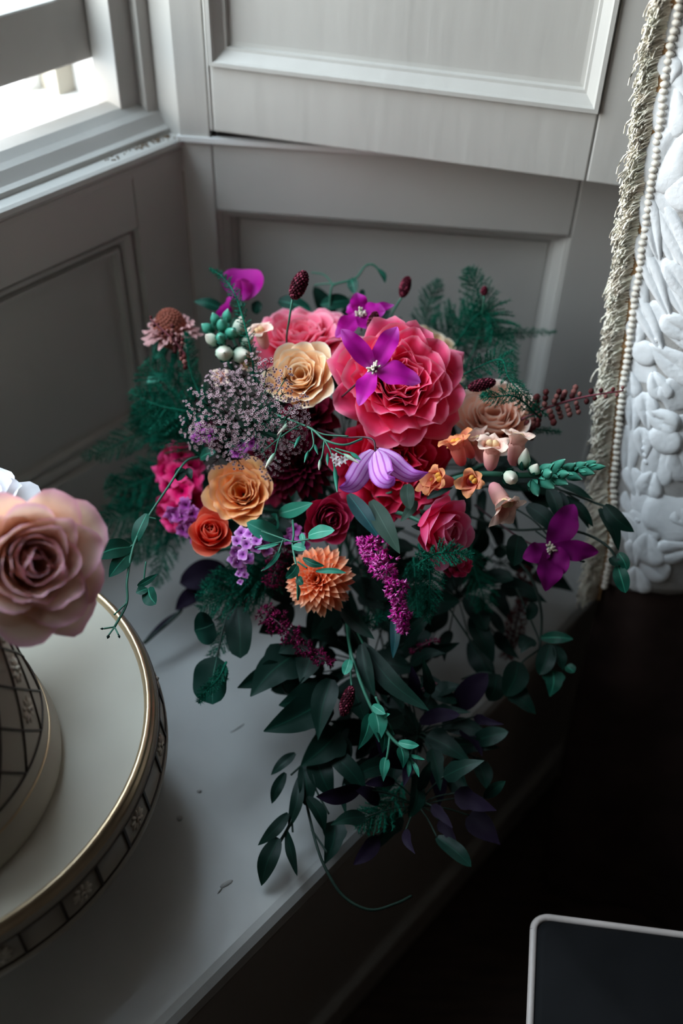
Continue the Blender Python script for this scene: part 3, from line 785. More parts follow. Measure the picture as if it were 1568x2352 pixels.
def rose(name, label, mat, x, y, d, rpx, face=(0, 0, 1), n=34, spin=0.0, opn=1.0, bowl=0.0, ruf=.05, seed=1, wide=1.0, kf=3.0, inner=None, tight=1.0, sep=True, stem='stem', group='roses of the bouquet', tall=1.0):
    rg = random.Random(seed)
    R = rpx * d / F
    A = cdir(*face); M3 = frame(A, spin)
    base = at(x, y, d) - A * R * .5
    root = thing(name, label, 'rose', base, M3, group)
    for i in range(n):
        t = (i + .5) / n
        e = rg.uniform
        H = R * lerp(.78 - .30 * bowl, 1.12, t ** .9) * (1 + e(-.05, .05)) * tall
        am = lerp(-8 + 16 * bowl, 60 * opn, t ** (1.15 * tight)) + e(-5, 5)
        at_ = lerp(-28 + 30 * bowl, 104 * opn, t ** (1.4 * tight)) + e(-8, 10)
        W = R * lerp(.26, .60, t ** .7) * wide * e(.9, 1.1)
        rc = R * lerp(.15 + .08 * bowl, .72, t)
        G = petal_grid(W, H, 38 + 45 * t, am, at_, R * (.03 + .12 * t), R * .14 * (1 - t), rc, i * 2.39996 + e(-.22, .22),
                       R * ruf * lerp(.5, 1.2, t) , rg, nu=8, nv=8, kf=kf, rnd=e(.2, .34), skew=e(-1, 1))
        mm = M[inner] if inner and t < .42 else M[mat]
        MB().grid(G).obj('petal', mm, root)
    if sep: calyx(root, R)
    stem_part(root, M3, base, A, rg, 0.0019, stem)
    return root

rose('garden_rose', 'largest pink full-blown rose behind the open magenta clematis', 'pink', 918, 872, .845, 142, (.10, .16, .9), n=58, spin=.4, opn=1.06, bowl=.6, ruf=.085, seed=11, kf=3.6)
rose('garden_rose', 'rose-pink swirled rose behind the cream rose and burnet stem', 'swirl', 692, 768, .925, 118, (-.05, .75, .65), n=54, spin=1.0, opn=1.12, bowl=.95, ruf=.08, seed=5, kf=2.6)
rose('garden_rose', 'cream and peach cupped rose above the brown lace umbel', 'cream', 688, 862, .860, 86, (-.15, .28, .95), n=34, spin=2.2, opn=.80, bowl=.75, ruf=.05, seed=7, wide=1.15)
rose('garden_rose', 'crimson ruffled rose under the largest pink rose', 'crimson', 902, 1066, .868, 128, (.05, -.05, 1), n=44, spin=.2, opn=1.05, bowl=.6, ruf=.12, seed=21, kf=4.4)
rose('garden_rose', 'apricot cupped rose with a deep orange heart beside the coral rose', 'apricot', 553, 1128, .865, 84, (-.10, .22, .95), n=36, spin=1.3, opn=.76, bowl=1.1, ruf=.06, seed=3, wide=1.2, sep=True)
rose('rose', 'coral high-centred rose under the apricot rose', 'coral', 484, 1222, .875, 62, (.15, .30, .9), n=18, spin=.9, opn=.62, bowl=-.1, ruf=.02, seed=15, wide=1.35, tight=1.25, tall=1.1)
rose('rose', 'wine red spiral rose above the salmon dahlia', 'wine', 757, 1190, .870, 64, (.22, -.12, .9), n=26, spin=.1, opn=.70, bowl=.1, ruf=.03, seed=17, wide=1.2)
rose('rose', 'candy pink half-open rose with green sepals beside the magenta astilbe', 'candy', 1012, 1214, .835, 84, (.62, -.22, .75), n=20, spin=2.6, opn=.68, bowl=.1, ruf=.035, seed=19, wide=1.3, tight=1.2, tall=1.2)
rose('garden_rose', 'soft peach rose behind the snapdragon spike', 'peach', 1134, 958, .892, 100, (-.12, .50, .85), n=36, spin=.6, opn=.80, bowl=.5, ruf=.04, seed=23, wide=1.15)
rose('garden_rose', 'peach rose peeping out behind the largest pink rose', 'cream', 985, 812, .955, 92, (.3, .6, .7), n=26, spin=.2, opn=1.0, bowl=.5, ruf=.06, seed=27)
rose('rose', 'red rose bud half hidden behind the soft peach rose and crimson rose', 'crimson', 985, 985, .93, 66, (.5, .1, .8), n=16, spin=.2, opn=.8, bowl=.2, ruf=.05, seed=28)

# ---- blush rose and white rose on the cake
def cake_rose(label, mat, x, y, d, rpx, face, seed, n, **kw):
    rg = random.Random(seed)
    r_ = rose('cake_rose', label, mat, x, y, d, rpx, face, n=n, seed=seed, group='roses on the cake', sep=False, **kw)
    for ch in list(r_.children):
        if ch.name.startswith('stem'): bpy.data.objects.remove(ch)
    M3 = np.array(r_.matrix_world)[:3, :3]; b = np.array(r_.matrix_world)[:3, 3]
    top = np.array([TX + (b[0] - TX) * .45, TY + (b[1] - TY) * .45, TZ + .19])
    MB().tube((bez([b + nz(M3[:, 2]) * .004, (b + top) / 2 + [0, 0, .004], top]) - b) @ M3, .002, 6).obj('stem', M['stem_d'], r_)
    return r_
cake_rose('blurred blush pink open rose standing out from the lattice cake tier', 'blush', 75, 1290, .665, 178, (.50, .02, .8), 31, 34, spin=1.2, opn=.92, bowl=.35, ruf=.055, wide=1.15)
cake_rose('white rose beside the blush rose on the cake tier', 'white', -60, 1150, .755, 132, (.1, .75, .55), 33, 28, spin=.3, opn=1.0, bowl=.4, ruf=.06, wide=1.1)

# ---- dahlias
def dahlia(label, mat, x, y, d, rpx, face, n, seed, wid=.15, amax=108, cup=.55, inner_len=.4, pt=.75, lo=4, bend=34, inner=None):
    rg = random.Random(seed)
    R = rpx * d / F; A = cdir(*face); M3 = frame(A, .3)
    base = at(x, y, d) - A * R * .35
    root = thing('dahlia', label, 'dahlia', base, M3, 'dahlias of the bouquet')
    for i in range(n):
        t = (i + .5) / n
        a0 = math.radians(lerp(lo, amax - bend, t ** .75) + rg.uniform(-4, 4)); a1 = a0 + math.radians(bend * t)
        L_ = R * lerp(inner_len, .96, t ** .6) * rg.uniform(.93, 1.05)
        k = np.linspace(0, 1, 8)
        a = lerp(a0, a1, k)
        r = R * .05 + np.concatenate([[0], np.cumsum(np.sin(a[:-1]) * L_ / 7)]); z = R * .25 * (1 - t * .7) + np.concatenate([[0], np.cumsum(np.cos(a[:-1]) * L_ / 7)])
        P = np.stack([r, 0 * r, z], -1)
        hw = R * lerp(wid * .6, wid, t ** .5) * (np.sin(np.pi * np.clip(.10 + .90 * k, 0, 1) ** 1.15) ** pt) + 1e-5
        N = np.stack([-np.cos(a), 0 * a, np.sin(a)], -1)
        G = ribbon(P, N, hw, 4, cup=cup)
        ph = i * 2.39996 + rg.uniform(-.08, .08); c, s = math.cos(ph), math.sin(ph)
        G = G @ np.array([[c, s, 0], [-s, c, 0], [0, 0, 1]])
        MB().grid(G).obj('petal', M[inner] if inner and t < .5 else M[mat], root)
    MB().blob((0, 0, R * .1), R * .2, R * .2, R * .18, nu=10, nv=6).obj('disc', M[mat], root)
    stem_part(root, M3, base, A, rg, .0017)
    return root
dahlia('salmon orange dahlia with pointed petals under the wine red rose', 'dahlia', 728, 1330, .845, 88, (-.20, .18, .95), 130, 41, wid=.145, amax=128)
dahlia('nearly black dahlia behind the brown lace umbel', 'darkred', 690, 1066, .885, 90, (-.1, .1, 1), 80, 43, wid=.15, amax=112, inner='darkred')
dahlia('burgundy dahlia with broad smooth petals between cream rose and crimson rose', 'burgundy', 716, 955, .912, 80, (.1, .35, .9), 26, 45, wid=.30, amax=112, cup=.5, inner_len=.7, pt=.6, bend=40)
dahlia('wine dahlia with broad drooping petals beside the apricot rose', 'burgundy', 632, 1090, .950, 88, (-.2, -.3, .9), 24, 47, wid=.26, amax=120, cup=.4, inner_len=.6, pt=.6, bend=40)

# ---- clematis: tepals given by their tips
def clematis(name, label, mat, c, tips, wpx, curl, seed, stemto=None, heart=True, smat='stem_p', fold=.25, wave=.26, arch=(0, 0, 1), paths=()):
    rg = random.Random(seed)
    C = at(*c)
    root = thing(name, label, 'clematis', C, None, 'clematis of the bouquet')
    for k, tp_ in enumerate(tips):
        T = at(*tp_[:3]); w = (tp_[3] if len(tp_) > 3 else wpx) * tp_[2] / F
        mid = (C + T) / 2 + cdir(*arch) * np.linalg.norm(T - C) * curl
        P = bez([C, mid, T], 26)
        v = np.linspace(0, 1, len(P))
        hw = w / 2 * (np.sin(np.pi * (.06 + .94 * v) ** 1.05) ** .75) + 2e-4
        N = cdir(rg.uniform(-.35, .35), rg.uniform(-.2, .5), 1)
        MB().grid(ribbon(P, N, hw, 6, fold=fold, wave=wave, ph=rg.uniform(0, 6)) - C).obj('tepal', M[mat], root)
    for pth, w in paths:
        P = bez([at(*q) for q in pth], 18); v = np.linspace(0, 1, len(P))
        hw = w * pth[0][2] / F / 2 * (np.interp(v, [0, .12, .35, .6, .85, 1], [.45, .8, 1, .85, .5, .03]))
        rad_ = nz(P - (at(*pth[0]) + (at(*pth[-1]) - at(*pth[0])) * .5 + FW * .01 - UP * .004))
        MB().grid(ribbon(P, rad_, hw, 8, cup=-.35, wave=.16, ph=rg.uniform(0, 6)) - C).obj('tepal', M[mat], root)
    if heart:
        h = MB()
        for i in range(26):
            a = rg.uniform(0, 6.3); q = rg.uniform(.1, 1)
            dd = cdir(math.cos(a) * q, math.sin(a) * q, .9)
            s0 = dd * .002; s1 = dd * rg.uniform(.007, .010) + cdir(-math.cos(a) * .3, -math.sin(a) * .3, .2) * .002
            h.tube(np.array([s0, s1]), [.0010, .0008], 5)
        h.obj('stamens', M['snapbud'], root)
    if stemto:
        MB().tube(bez([np.zeros(3)] + [at(*q) - C for q in stemto], 12), .0009, 6).obj('stem', M[smat], root)
    return root
clematis('clematis', 'open magenta clematis with four pointed tepals on the largest pink rose', 'magenta', (858, 848, .775),
         [(783, 756, .770, 46), (912, 750, .775, 50), (966, 878, .768, 58), (824, 932, .770, 46)], 50, .10, 1, [(820, 880, .80), (770, 925, .87)])
clematis('clematis', 'nodding lilac striped clematis bell over the crimson rose', 'lilac', (862, 1040, .800), [], 44, .16, 2,
         [(858, 1012, .802), (835, 1004, .808), (790, 1004, .83), (730, 985, .88)], heart=False,
         paths=[([(860, 1036, .800), (838, 1066, .790), (818, 1100, .786), (800, 1118, .782), (778, 1120, .780)], 54), ([(864, 1036, .800), (892, 1056, .792), (922, 1082, .790), (950, 1094, .786), (984, 1085, .782)], 50),
                ([(862, 1036, .800), (866, 1060, .782), (874, 1088, .772), (890, 1104, .768), (906, 1096, .764)], 62), ([(862, 1036, .802), (872, 1060, .808), (882, 1088, .812), (892, 1108, .812)], 56)])
clematis('clematis', 'mauve clematis turned away above the largest pink rose', 'magenta', (828, 722, .905),
         [(770, 775, .90, 44), (818, 672, .90, 40), (885, 715, .895, 46), (905, 700, .91, 26), (850, 760, .89, 44), (800, 700, .915, 40)], 44, .15, 3, [(830, 760, .94)])
clematis('clematis', 'dark plum clematis with twisted tepals under the snapdragon spike', 'plum', (1262, 1258, .865),
         [(1318, 1158, .87, 62), (1374, 1268, .86, 46), (1252, 1358, .85, 58), (1200, 1282, .86, 48), (1296, 1318, .855, 54)], 52, .14, 4, [(1200, 1240, .88), (1090, 1160, .95)], wave=.3)

# ---- sweet peas
def sweet_pea(label, x, y, d, rpx, face, spin, seed):
    rg = random.Random(seed); R = rpx * d / F; A = cdir(*face); M3 = frame(A, spin); b = at(x, y, d)
    root = thing('sweet_pea', label, 'sweet pea', b, M3, 'sweet peas of the bouquet')
    for nm, W, H, ab, am, at_, rc, ph in (('standard', 1.0, 1.35, 10, 28, 66, .9, 0), ('wing', .5, .8, 5, 12, 30, .35, 2.5), ('wing', .5, .8, 5, 12, 30, .35, -2.5), ('keel', .25, .6, 0, 5, 0, .2, 3.14)):
        MB().grid(petal_grid(R * W, R * H, ab, am, at_, R * .04, 0, R * rc, ph, R * .06, rg, 10, 8, rnd=.22)).obj(nm, M['sweetpea'], root)
    stem_part(root, M3, b, A, rg, .0011)
sweet_pea('large upright magenta sweet pea bloom beside a thin fern frond', 556, 690, .95, 62, (.05, .95, .25), -1.6, 51)
sweet_pea('smaller magenta sweet pea bloom behind the white snapdragon buds', 524, 730, .945, 40, (-.3, .8, .5), 1.8, 52)

# ---- snapdragons
def floret(root, p, dr, size, mat, rg, name='floret'):
    """two-lipped snapdragon flower pointing along dr"""
    M3 = frame(dr, rg.uniform(0, 6.3)); S = size
    mb = MB()
    k = np.linspace(0, 1, 7); th = np.linspace(0, 2 * np.pi, 10, endpoint=False)
    prof = [(.09, 0), (.17, .12), (.20, .3), (.22, .5), (.17, .62)]
    mb.grid(np.array([[[r * S * math.cos(t), r * S * math.sin(t), z * S] for t in th] for r, z in prof]), True, pv=np.repeat([0, .1, .25, .4, .5], 10))
    for ph, W, H, at_, up in ((1.57 - .55, .40, .72, 118, 1), (1.57 + .55, .40, .72, 118, 1), (-1.57, .34, .55, 140, 0), (-1.57 - 1.0, .34, .58, 140, 0), (-1.57 + 1.0, .34, .58, 140, 0)):
        G = petal_grid(S * W, S * H, 5, 38, at_, S * .15, S * .45, S * .24, ph, S * .05, rg, 7, 7)
        mb.grid(G, pv=np.repeat(np.linspace(.30, .85, 8), 8))
    mb.blob((-.07 * S, -.12 * S, .70 * S), .11 * S, .12 * S, .13 * S, nu=10, nv=6, pv=1.0)
    mb.blob((.07 * S, -.12 * S, .70 * S), .11 * S, .12 * S, .13 * S, nu=10, nv=6, pv=1.0)
    mb.v = [v @ M3.T + p for v in mb.v]
    return mb.obj(name, M[mat], root)
def bud(root, p, dr, ln, wd, mat, rg, name='bud', sep=True):
    M3 = frame(dr, rg.uniform(0, 6))
    zz = np.linspace(0, 1, 10); rr_ = wd * np.sin(np.pi * np.clip(zz, .02, .985) ** .78) ** .8 * (1 + .06 * np.sin(9 * zz + rg.uniform(0, 6)))
    th_ = np.linspace(0, 2 * np.pi, 10, endpoint=False)
    b = MB().grid(np.stack([np.outer(rr_, np.cos(th_) * (1 + .10 * np.cos(2 * th_ + 1))), np.outer(rr_, np.sin(th_) * .92), np.outer(zz * ln, np.ones(10))], -1), True)
    b.v = [v @ M3.T + p for v in b.v]
    o = b.obj(name, M[mat], root)
    if sep:
        c = MB()
        for i in range(5):
            a = i * 1.2566
            P = np.array([[wd * (.35 + .8 * math.sin(min(1.6, 2.2 * t))) * math.cos(a), wd * (.35 + .8 * math.sin(min(1.6, 2.2 * t))) * math.sin(a), ln * .5 * t - ln * .03] for t in np.linspace(0, 1, 5)])
            c.grid(ribbon(P, np.array([math.cos(a), math.sin(a), .2]), wd * .42 * np.array([.6, 1, .9, .6, .05]), 2))
        c.v = [v @ M3.T + p for v in c.v]
        cc = c.obj('calyx', M['greenbud' if mat == 'greenbud' else 'leaf'], root)
    return o
rg = random.Random(61)
sp = bez([at(880, 1190, .95), at(985, 1125, .86), at(1085, 1090, .840), at(1200, 1092, .835), at(1300, 1082, .835), at(1372, 1070, .835)], 30)
b0 = sp[0]
sn = thing('snapdragon', 'long snapdragon spike with peach blooms and green tip reaching past the plum clematis', 'snapdragon', b0, None, 'snapdragons of the bouquet')
MB().tube(np.vstack([tail(rg)[None], BIND[None], sp]) - b0, .0024, 8).obj('stem', M['stem'], sn)
for (x, y, d, dx, dy, dz_, s, m) in ((1062, 1068, .835, -.35, .85, .35, 62, 'snap_o'), (1125, 1078, .828, .0, .75, .55, 70, 'snap'), (1178, 1068, .835, .12, .9, .35, 72, 'snap'), (1108, 1062, .86, -.3, .95, .2, 64, 'snap'),
                                    (1040, 1108, .825, -.75, .1, .6, 58, 'snap_o'), (1085, 1105, .815, -.2, -.05, .9, 52, 'snap_o'), (1010, 1120, .83, -.6, .25, .6, 46, 'snap_o'),
                                    (1130, 1112, .82, .35, -.75, .5, 74, 'snap'), (1085, 1050, .85, -.6, .75, .4, 56, 'snap_o')):
    floret(sn, at(x, y, d) - b0, cdir(dx, dy, dz_), s * 1.25 * d / F, m, rg)
for (x, y, d, dx, dy, dz_, ln, wd, m) in ((1200, 1078, .825, .1, .95, .4, 52, 15, 'snapbud'), (1168, 1092, .81, .05, -.25, .95, 44, 18, 'snapbud'), (1222, 1090, .82, .3, .8, .5, 30, 13, 'snapbud'),
                                          (1235, 1092, .825, .6, .55, .5, 44, 14, 'greenbud'), (1242, 1098, .82, .5, -.5, .6, 46, 15, 'greenbud'), (1262, 1084, .82, .7, .6, .3, 46, 13, 'greenbud'),
                                          (1268, 1096, .815, .7, -.4, .6, 44, 13, 'greenbud'), (1285, 1086, .825, .8, .5, .3, 42, 12, 'greenbud'), (1222, 1104, .82, .2, -.8, .5, 44, 14, 'greenbud'),
                                          (1300, 1088, .82, .8, -.35, .4, 40, 11, 'greenbud'), (1312, 1080, .825, .85, .45, .3, 38, 11, 'greenbud'), (1330, 1080, .82, .9, -.25, .4, 36, 10, 'greenbud'),
                                          (1336, 1074, .83, .9, .4, .3, 36, 10, 'greenbud'), (1352, 1074, .825, .95, .05, .3, 38, 9, 'greenbud'), (1250, 1090, .81, .3, .1, .95, 34, 12, 'greenbud'), (1282, 1090, .81, .6, .05, .8, 32, 11, 'greenbud')):
    bud(sn, at(x, y, d) - b0, cdir(dx, dy, dz_), ln * d / F, wd * d / F, m, rg)
sp = bez([at(560, 900, .95), at(530, 840, .92), at(512, 780, .905), at(508, 730, .90)], 20)
b0 = sp[0]
sn = thing('snapdragon', 'short white-green snapdragon spike beside the faded scabious', 'snapdragon', b0, None, 'snapdragons of the bouquet')
MB().tube(np.vstack([tail(rg)[None], BIND[None], sp]) - b0, .0022, 8).obj('stem', M['stem'], sn)
for (x, y, d, dx, dy, dz_, ln, wd, m) in ((545, 775, .90, .25, .9, .4, 52, 19, 'snapbud'), (500, 790, .89, -.55, .35, .75, 44, 15, 'snapbud'), (512, 760, .89, .0, .5, .85, 40, 14, 'greenbud'), (500, 748, .90, -.3, .8, .5, 34, 12, 'greenbud'),
                                          (518, 742, .90, .2, .9, .4, 34, 12, 'greenbud'), (528, 770, .885, .3, .2, .9, 34, 14, 'greenbud'), (515, 812, .885, .1, -.1, 1, 40, 19, 'snapbud'), (545, 815, .89, .5, -.1, .8, 46, 20, 'snapbud'),
                                          (490, 765, .90, -.7, .5, .5, 36, 12, 'greenbud'), (510, 780, .88, -.1, .1, 1, 32, 12, 'greenbud'), (555, 795, .90, .7, .5, .5, 40, 15, 'snapbud')):
    bud(sn, at(x, y, d) - b0, cdir(dx, dy, dz_), ln * d / F, wd * d / F, m, rg)
for (x, y, d, dx, dy, dz_, s) in ((520, 868, .90, -.3, -.1, 1, 46), (610, 800, .895, -.2, .7, .7, 66), (560, 845, .90, .3, .2, .9, 46)):
    floret(sn, at(x, y, d) - b0, cdir(dx, dy, dz_), s * d / F, 'snap', rg)

# ---- faded scabious
rg = random.Random(71)
b0 = at(395, 775, .945); A = cdir(-.05, .75, .6); M3 = frame(A)
sc = thing('scabious', 'faded pink scabious with a brown cone above the teal ferns', 'scabious', b0, M3)
R = 58 * .945 / F
cn = MB()
cn.blob((0, 0, R * .35), R * .62, R * .62, R * .85, nu=16, nv=9)
for i in range(170):
    t = (i + .5) / 170; a = i * 2.39996; ph = math.acos(1 - t)
    n_ = np.array([math.sin(ph) * math.cos(a), math.sin(ph) * math.sin(a), math.cos(ph)])
    p = n_ * [R * .62, R * .62, R * .85] + [0, 0, R * .35]
    cn.blob(p, R * .06, R * .06, R * .06, nu=5, nv=3)
cn.obj('cone', M['cone'], sc)
for i in range(54):
    t = i / 54; a = i * 2.39996
    MB().grid(petal_grid(R * .2, R * lerp(.5, .95, t), 60, lerp(55, 95, t) + rg.uniform(-10, 10), lerp(60, 130, t), R * .35, R * lerp(.4, .05, t), R * .14, a, R * .10, rg, 4, 5)).obj('petal', M['scab'], sc)
stem_part(sc, M3, b0, A, rg, .0013)

# ---- brown lace umbel
rg = random.Random(81)
c0 = at(585, 985, .90)
um = thing('lace_flower', 'chocolate brown lace umbel spread over the cream and apricot roses', 'lace flower', c0)
MB().tube(np.vstack([c0[None], at(640, 1060, .95)[None], BIND[None], tail(rg)[None]]) - c0, .0016, 6).obj('stem', M['stem'], um)
umb = []
for i in range(52):
    q = math.sqrt((i + .6) / 52); a = i * 2.39996
    x = 566 + 128 * q * math.cos(a) + rg.uniform(-10, 10); y = 955 + 112 * q * math.sin(a) + rg.uniform(-10, 10)
    umb.append((x, y, .828 + .03 * q * q + rg.uniform(-.008, .008)))
umb += [(590, 835, .85), (655, 870, .84), (685, 960, .83), (690, 985, .84), (620, 1080, .85), (640, 1065, .84), (680, 1020, .84), (450, 1010, .86), (500, 880, .86)]
for (x, y, d) in umb:
    if x > 590 and y < 975: d = min(d, .808)      # lies over the cream rose
    p = at(x, y, d)
    MB().tube(bez([np.zeros(3), (p - c0) * .5 + cdir(0, 0, 1) * -.006, p - c0], 8), .0005, 4, cap=False).obj('ray', M['stem'], um)
    mb = MB()
    out = nz(p - c0)
    for k in range(22):
        a = rg.uniform(0, 6.3); q = math.sqrt(rg.random()) * 19 * d / F
        n_ = nz(cdir(math.cos(a) * .55, math.sin(a) * .55, 1) + out * .5)
        f = p - c0 + (RT * math.cos(a) + UP * math.sin(a)) * q + n_ * rg.uniform(.004, .007)
        mb.spike(p - c0, f, .00022, pv=.1)
        Mf = frame(n_, rg.uniform(0, 6)); s_ = rg.uniform(.0009, .0015)
        for j in range(5):
            an = j * 1.2566; dv = Mf[:, 0] * math.cos(an) + Mf[:, 1] * math.sin(an); sv = np.cross(n_, dv)
            mb.add([f, f + dv * s_ * .6 + sv * s_ * .38 + n_ * .0002, f + dv * s_ + n_ * .0003, f + dv * s_ * .6 - sv * s_ * .38 + n_ * .0002], [(0, 1, 2, 3)], pv=[.3, .9, 1, .9])
        mb.blob(f, .0004, .0004, .0004, nu=4, nv=2, pv=.1)
    mb.obj('umbellet', M['umbel'], um, smooth=False)

# ---- burnets
def burnet(label, x, y, d, ln, wd, dr, stem_pts, seed, name='burnet'):
    rg = random.Random(seed); c = at(x, y, d); A = cdir(*dr); k = d / F; M3 = frame(A)
    root = thing(name, label, 'burnet', c - A * ln * k / 2, M3, 'burnet heads of the bouquet')
    mb = MB(); rx, rz = wd * k / 2 * .8, ln * k / 2 * .92
    mb.blob((0, 0, ln * k / 2), rx, rx, rz, nu=10, nv=8, pv=.1)
    n = 130
    for i in range(n):
        zz = 1 - 2 * (i + .5) / n; a = i * 2.39996; r = math.sqrt(1 - zz * zz)
        n_ = np.array([r * math.cos(a), r * math.sin(a), zz])
        p = n_ * [rx, rx, rz] + [0, 0, ln * k / 2]
        s_ = wd * k * .085 * rg.uniform(.8, 1.15)
        mb.blob(p, s_, s_, s_, nu=5, nv=3, pv=rg.choice([.3, .5, .6, 1.0]))
    mb.obj('flower_head', M['burnet'], root)
    b = c - A * ln * k / 2
    MB().tube((bez([b] + [at(*q) for q in stem_pts], 14) - b) @ M3, .0009, 6).obj('stem', M['stem'], root)
burnet('dark burgundy burnet head standing tall above the swirled pink rose', 686, 655, .850, 72, 42, (.42, .9, .1), [(664, 735, .86), (658, 790, .90), (670, 900, .97)], 91)
burnet('dark burgundy burnet head on a pale stem above the mauve clematis', 930, 659, .925, 52, 29, (.3, .95, .1), [(912, 700, .93), (895, 740, .95), (880, 850, 1.0)], 92)
burnet('dark burgundy burnet head leaning against the mauve clematis', 856, 737, .870, 46, 28, (.35, .9, .2), [(846, 780, .91), (840, 900, .98)], 93)
burnet('dark burgundy burnet head lying across the soft peach rose', 1106, 884, .850, 68, 32, (.95, .22, .1), [(1068, 892, .87), (1040, 920, .93), (960, 1000, 1.0)], 94)
burnet('small dried pink burnet head hanging among the lower leaves', 797, 1610, .845, 74, 34, (-.3, -.95, .1), [(806, 1560, .85), (803, 1490, .87), (800, 1400, .95)], 95)
burnet('tiny rust burnet head on top of the dark fern', 1112, 668, .935, 22, 18, (.1, .95, .1), [(1110, 700, .94), (1090, 800, .98), (1000, 950, 1.0)], 96)

# ---- astilbe and other plumes
def plume(name, label, cat, pts, wd, mat, seed, n=420, fl=7.0, stemmat='stem_p', taper=.35, lumps=5, grp='plumes of the bouquet', fat=1.0):
    rg = random.Random(seed)
    P = bez([at(*q) for q in pts], 24); b0 = P[0]; d = pts[0][2]; k = d / F
    root = thing(name, label, cat, b0, None, grp)
    MB().tube(P - b0, .0009, 5).obj('stem', M[stemmat], root)
    T = nz(np.gradient(P, axis=0)); mb = MB()
    for i in range(n):
        t = rg.random(); q = t * (len(P) - 1); j = min(int(q), len(P) - 2); c = lerp(P[j], P[j + 1], q - j)
        env = wd / 2 * k * lerp(1, taper, t) * (.72 + .28 * math.sin(t * lumps * 6.3)) * min(1, .35 + t * 6)
        a = rg.uniform(0, 6.3); x_ = nz(np.cross(T[j], [0.2, .3, .93])); y_ = np.cross(T[j], x_)
        dv = x_ * math.cos(a) + y_ * math.sin(a)
        r = env * math.sqrt(rg.uniform(.15, 1)); p = c + dv * r - b0
        for m_ in range(4):
            dd = nz(dv + np.array([rg.gauss(0, .7) for _ in range(3)]) + T[j] * .3)
            s_ = fl * k * rg.uniform(.6, 1.2)
            mb.spike(p, p + dd * s_, s_ * .17 * fat, pv=rg.choice([.3, .5, .7, 1.0]))
    mb.obj('florets', M[mat], root, kind='stuff')
    return root
plume('astilbe', 'bright magenta astilbe plume hanging below the grey olive leaves', 'astilbe', [(858, 1235, .835), (875, 1290, .825), (905, 1340, .82), (918, 1400, .82), (926, 1452, .825)], 82, 'astilbe', 101, n=520, fl=11, fat=1.5, taper=.42, lumps=4)
plume('astilbe', 'short magenta astilbe side shoot at the top of the bright plume', 'astilbe', [(852, 1292, .842), (838, 1262, .845), (826, 1238, .845)], 32, 'astilbe', 102, n=170, fl=10, fat=1.5, taper=.6)
plume('astilbe', 'dark wine astilbe spray under the salmon dahlia', 'astilbe', [(600, 1400, .87), (650, 1440, .86), (700, 1490, .855), (765, 1525, .85)], 84, 'astilbe_d', 103, n=620, fl=8, fat=1.1, taper=.35)
plume('astilbe', 'dark wine astilbe spray beside the lilac phlox', 'astilbe', [(645, 1250, .885), (635, 1300, .88), (622, 1350, .875)], 70, 'astilbe_d', 104, n=360, fl=7, fat=1.2, taper=.8)
plume('astilbe', 'dark wine plume behind the teal fern at the back of the phlox', 'astilbe', [(486, 1030, .925), (496, 985, .925), (480, 965, .92)], 50, 'astilbe_d', 105, n=160, fl=8, taper=.8)
plume('amaranth', 'fuzzy red amaranth tassel hanging over the pale seat', 'amaranth', [(1206, 1300, .985), (1200, 1370, .99), (1180, 1450, .995), (1163, 1512, 1.0)], 52, 'amaranth', 106, n=900, fl=8, fat=.8, taper=.85, lumps=2)
plume('astilbe', 'thin wine plume among the dark lower leaves', 'astilbe', [(940, 1500, .90), (985, 1475, .89), (1010, 1470, .885)], 16, 'astilbe_d', 107, n=60, fl=7, taper=.5)
plume('astilbe', 'thin wine plume lower down among the dark leaves', 'astilbe', [(940, 1600, .90), (975, 1580, .89), (1005, 1570, .885)], 14, 'astilbe_d', 108, n=60, fl=6, taper=.5)

# rusty spikes with round buds
def bud_spike(label, pts, budsz, n, seed):
    rg = random.Random(seed); P = bez([at(*q) for q in pts], 30); b0 = P[0]; k = pts[0][2] / F
    root = thing('dock_spike', label, 'seed spike', b0, None, 'rusty seed spikes')
    MB().tube(P - b0, np.linspace(.0014, .0006, len(P)), 6).obj('stem', M['stem_r'], root)
    for i in range(n):
        t = .06 + .93 * i / (n - 1); q = t * (len(P) - 1); j = min(int(q), len(P) - 2); c = lerp(P[j], P[j + 1], q - j) - b0
        sg = 1 if i % 2 else -1
        dv = nz(UP * sg + RT * rg.uniform(-.2, .5) - FW * rg.uniform(-.6, .6))
        s_ = budsz * k * lerp(1, .6, t) * rg.uniform(.8, 1.15)
        mb = MB(); ln = rg.uniform(.9, 2.0) * (1 - .45 * t)
        for m_ in range(3 if t < .6 else 1):
            mb.blob(c + dv * s_ * (.9 + m_ * 1.0 * ln * .7), s_ * .55, s_ * .55, s_ * .62, nu=7, nv=5, pv=rg.choice([.3, .6, .9]))
        mb.tube(np.array([c, c + dv * s_ * 1.2]), .0005, 4)
        mb.obj('bud_cluster', M['rust'], root)
bud_spike('rusty seed spike reaching across the shutter wall to the curtain fringe', [(1195, 965, .88), (1260, 935, .875), (1340, 912, .87), (1432, 897, .865)], 15, 22, 111)
bud_spike('rusty seed spike lying over the faded scabious', [(425, 815, .893), (395, 778, .889), (345, 733, .889)], 11, 12, 112)

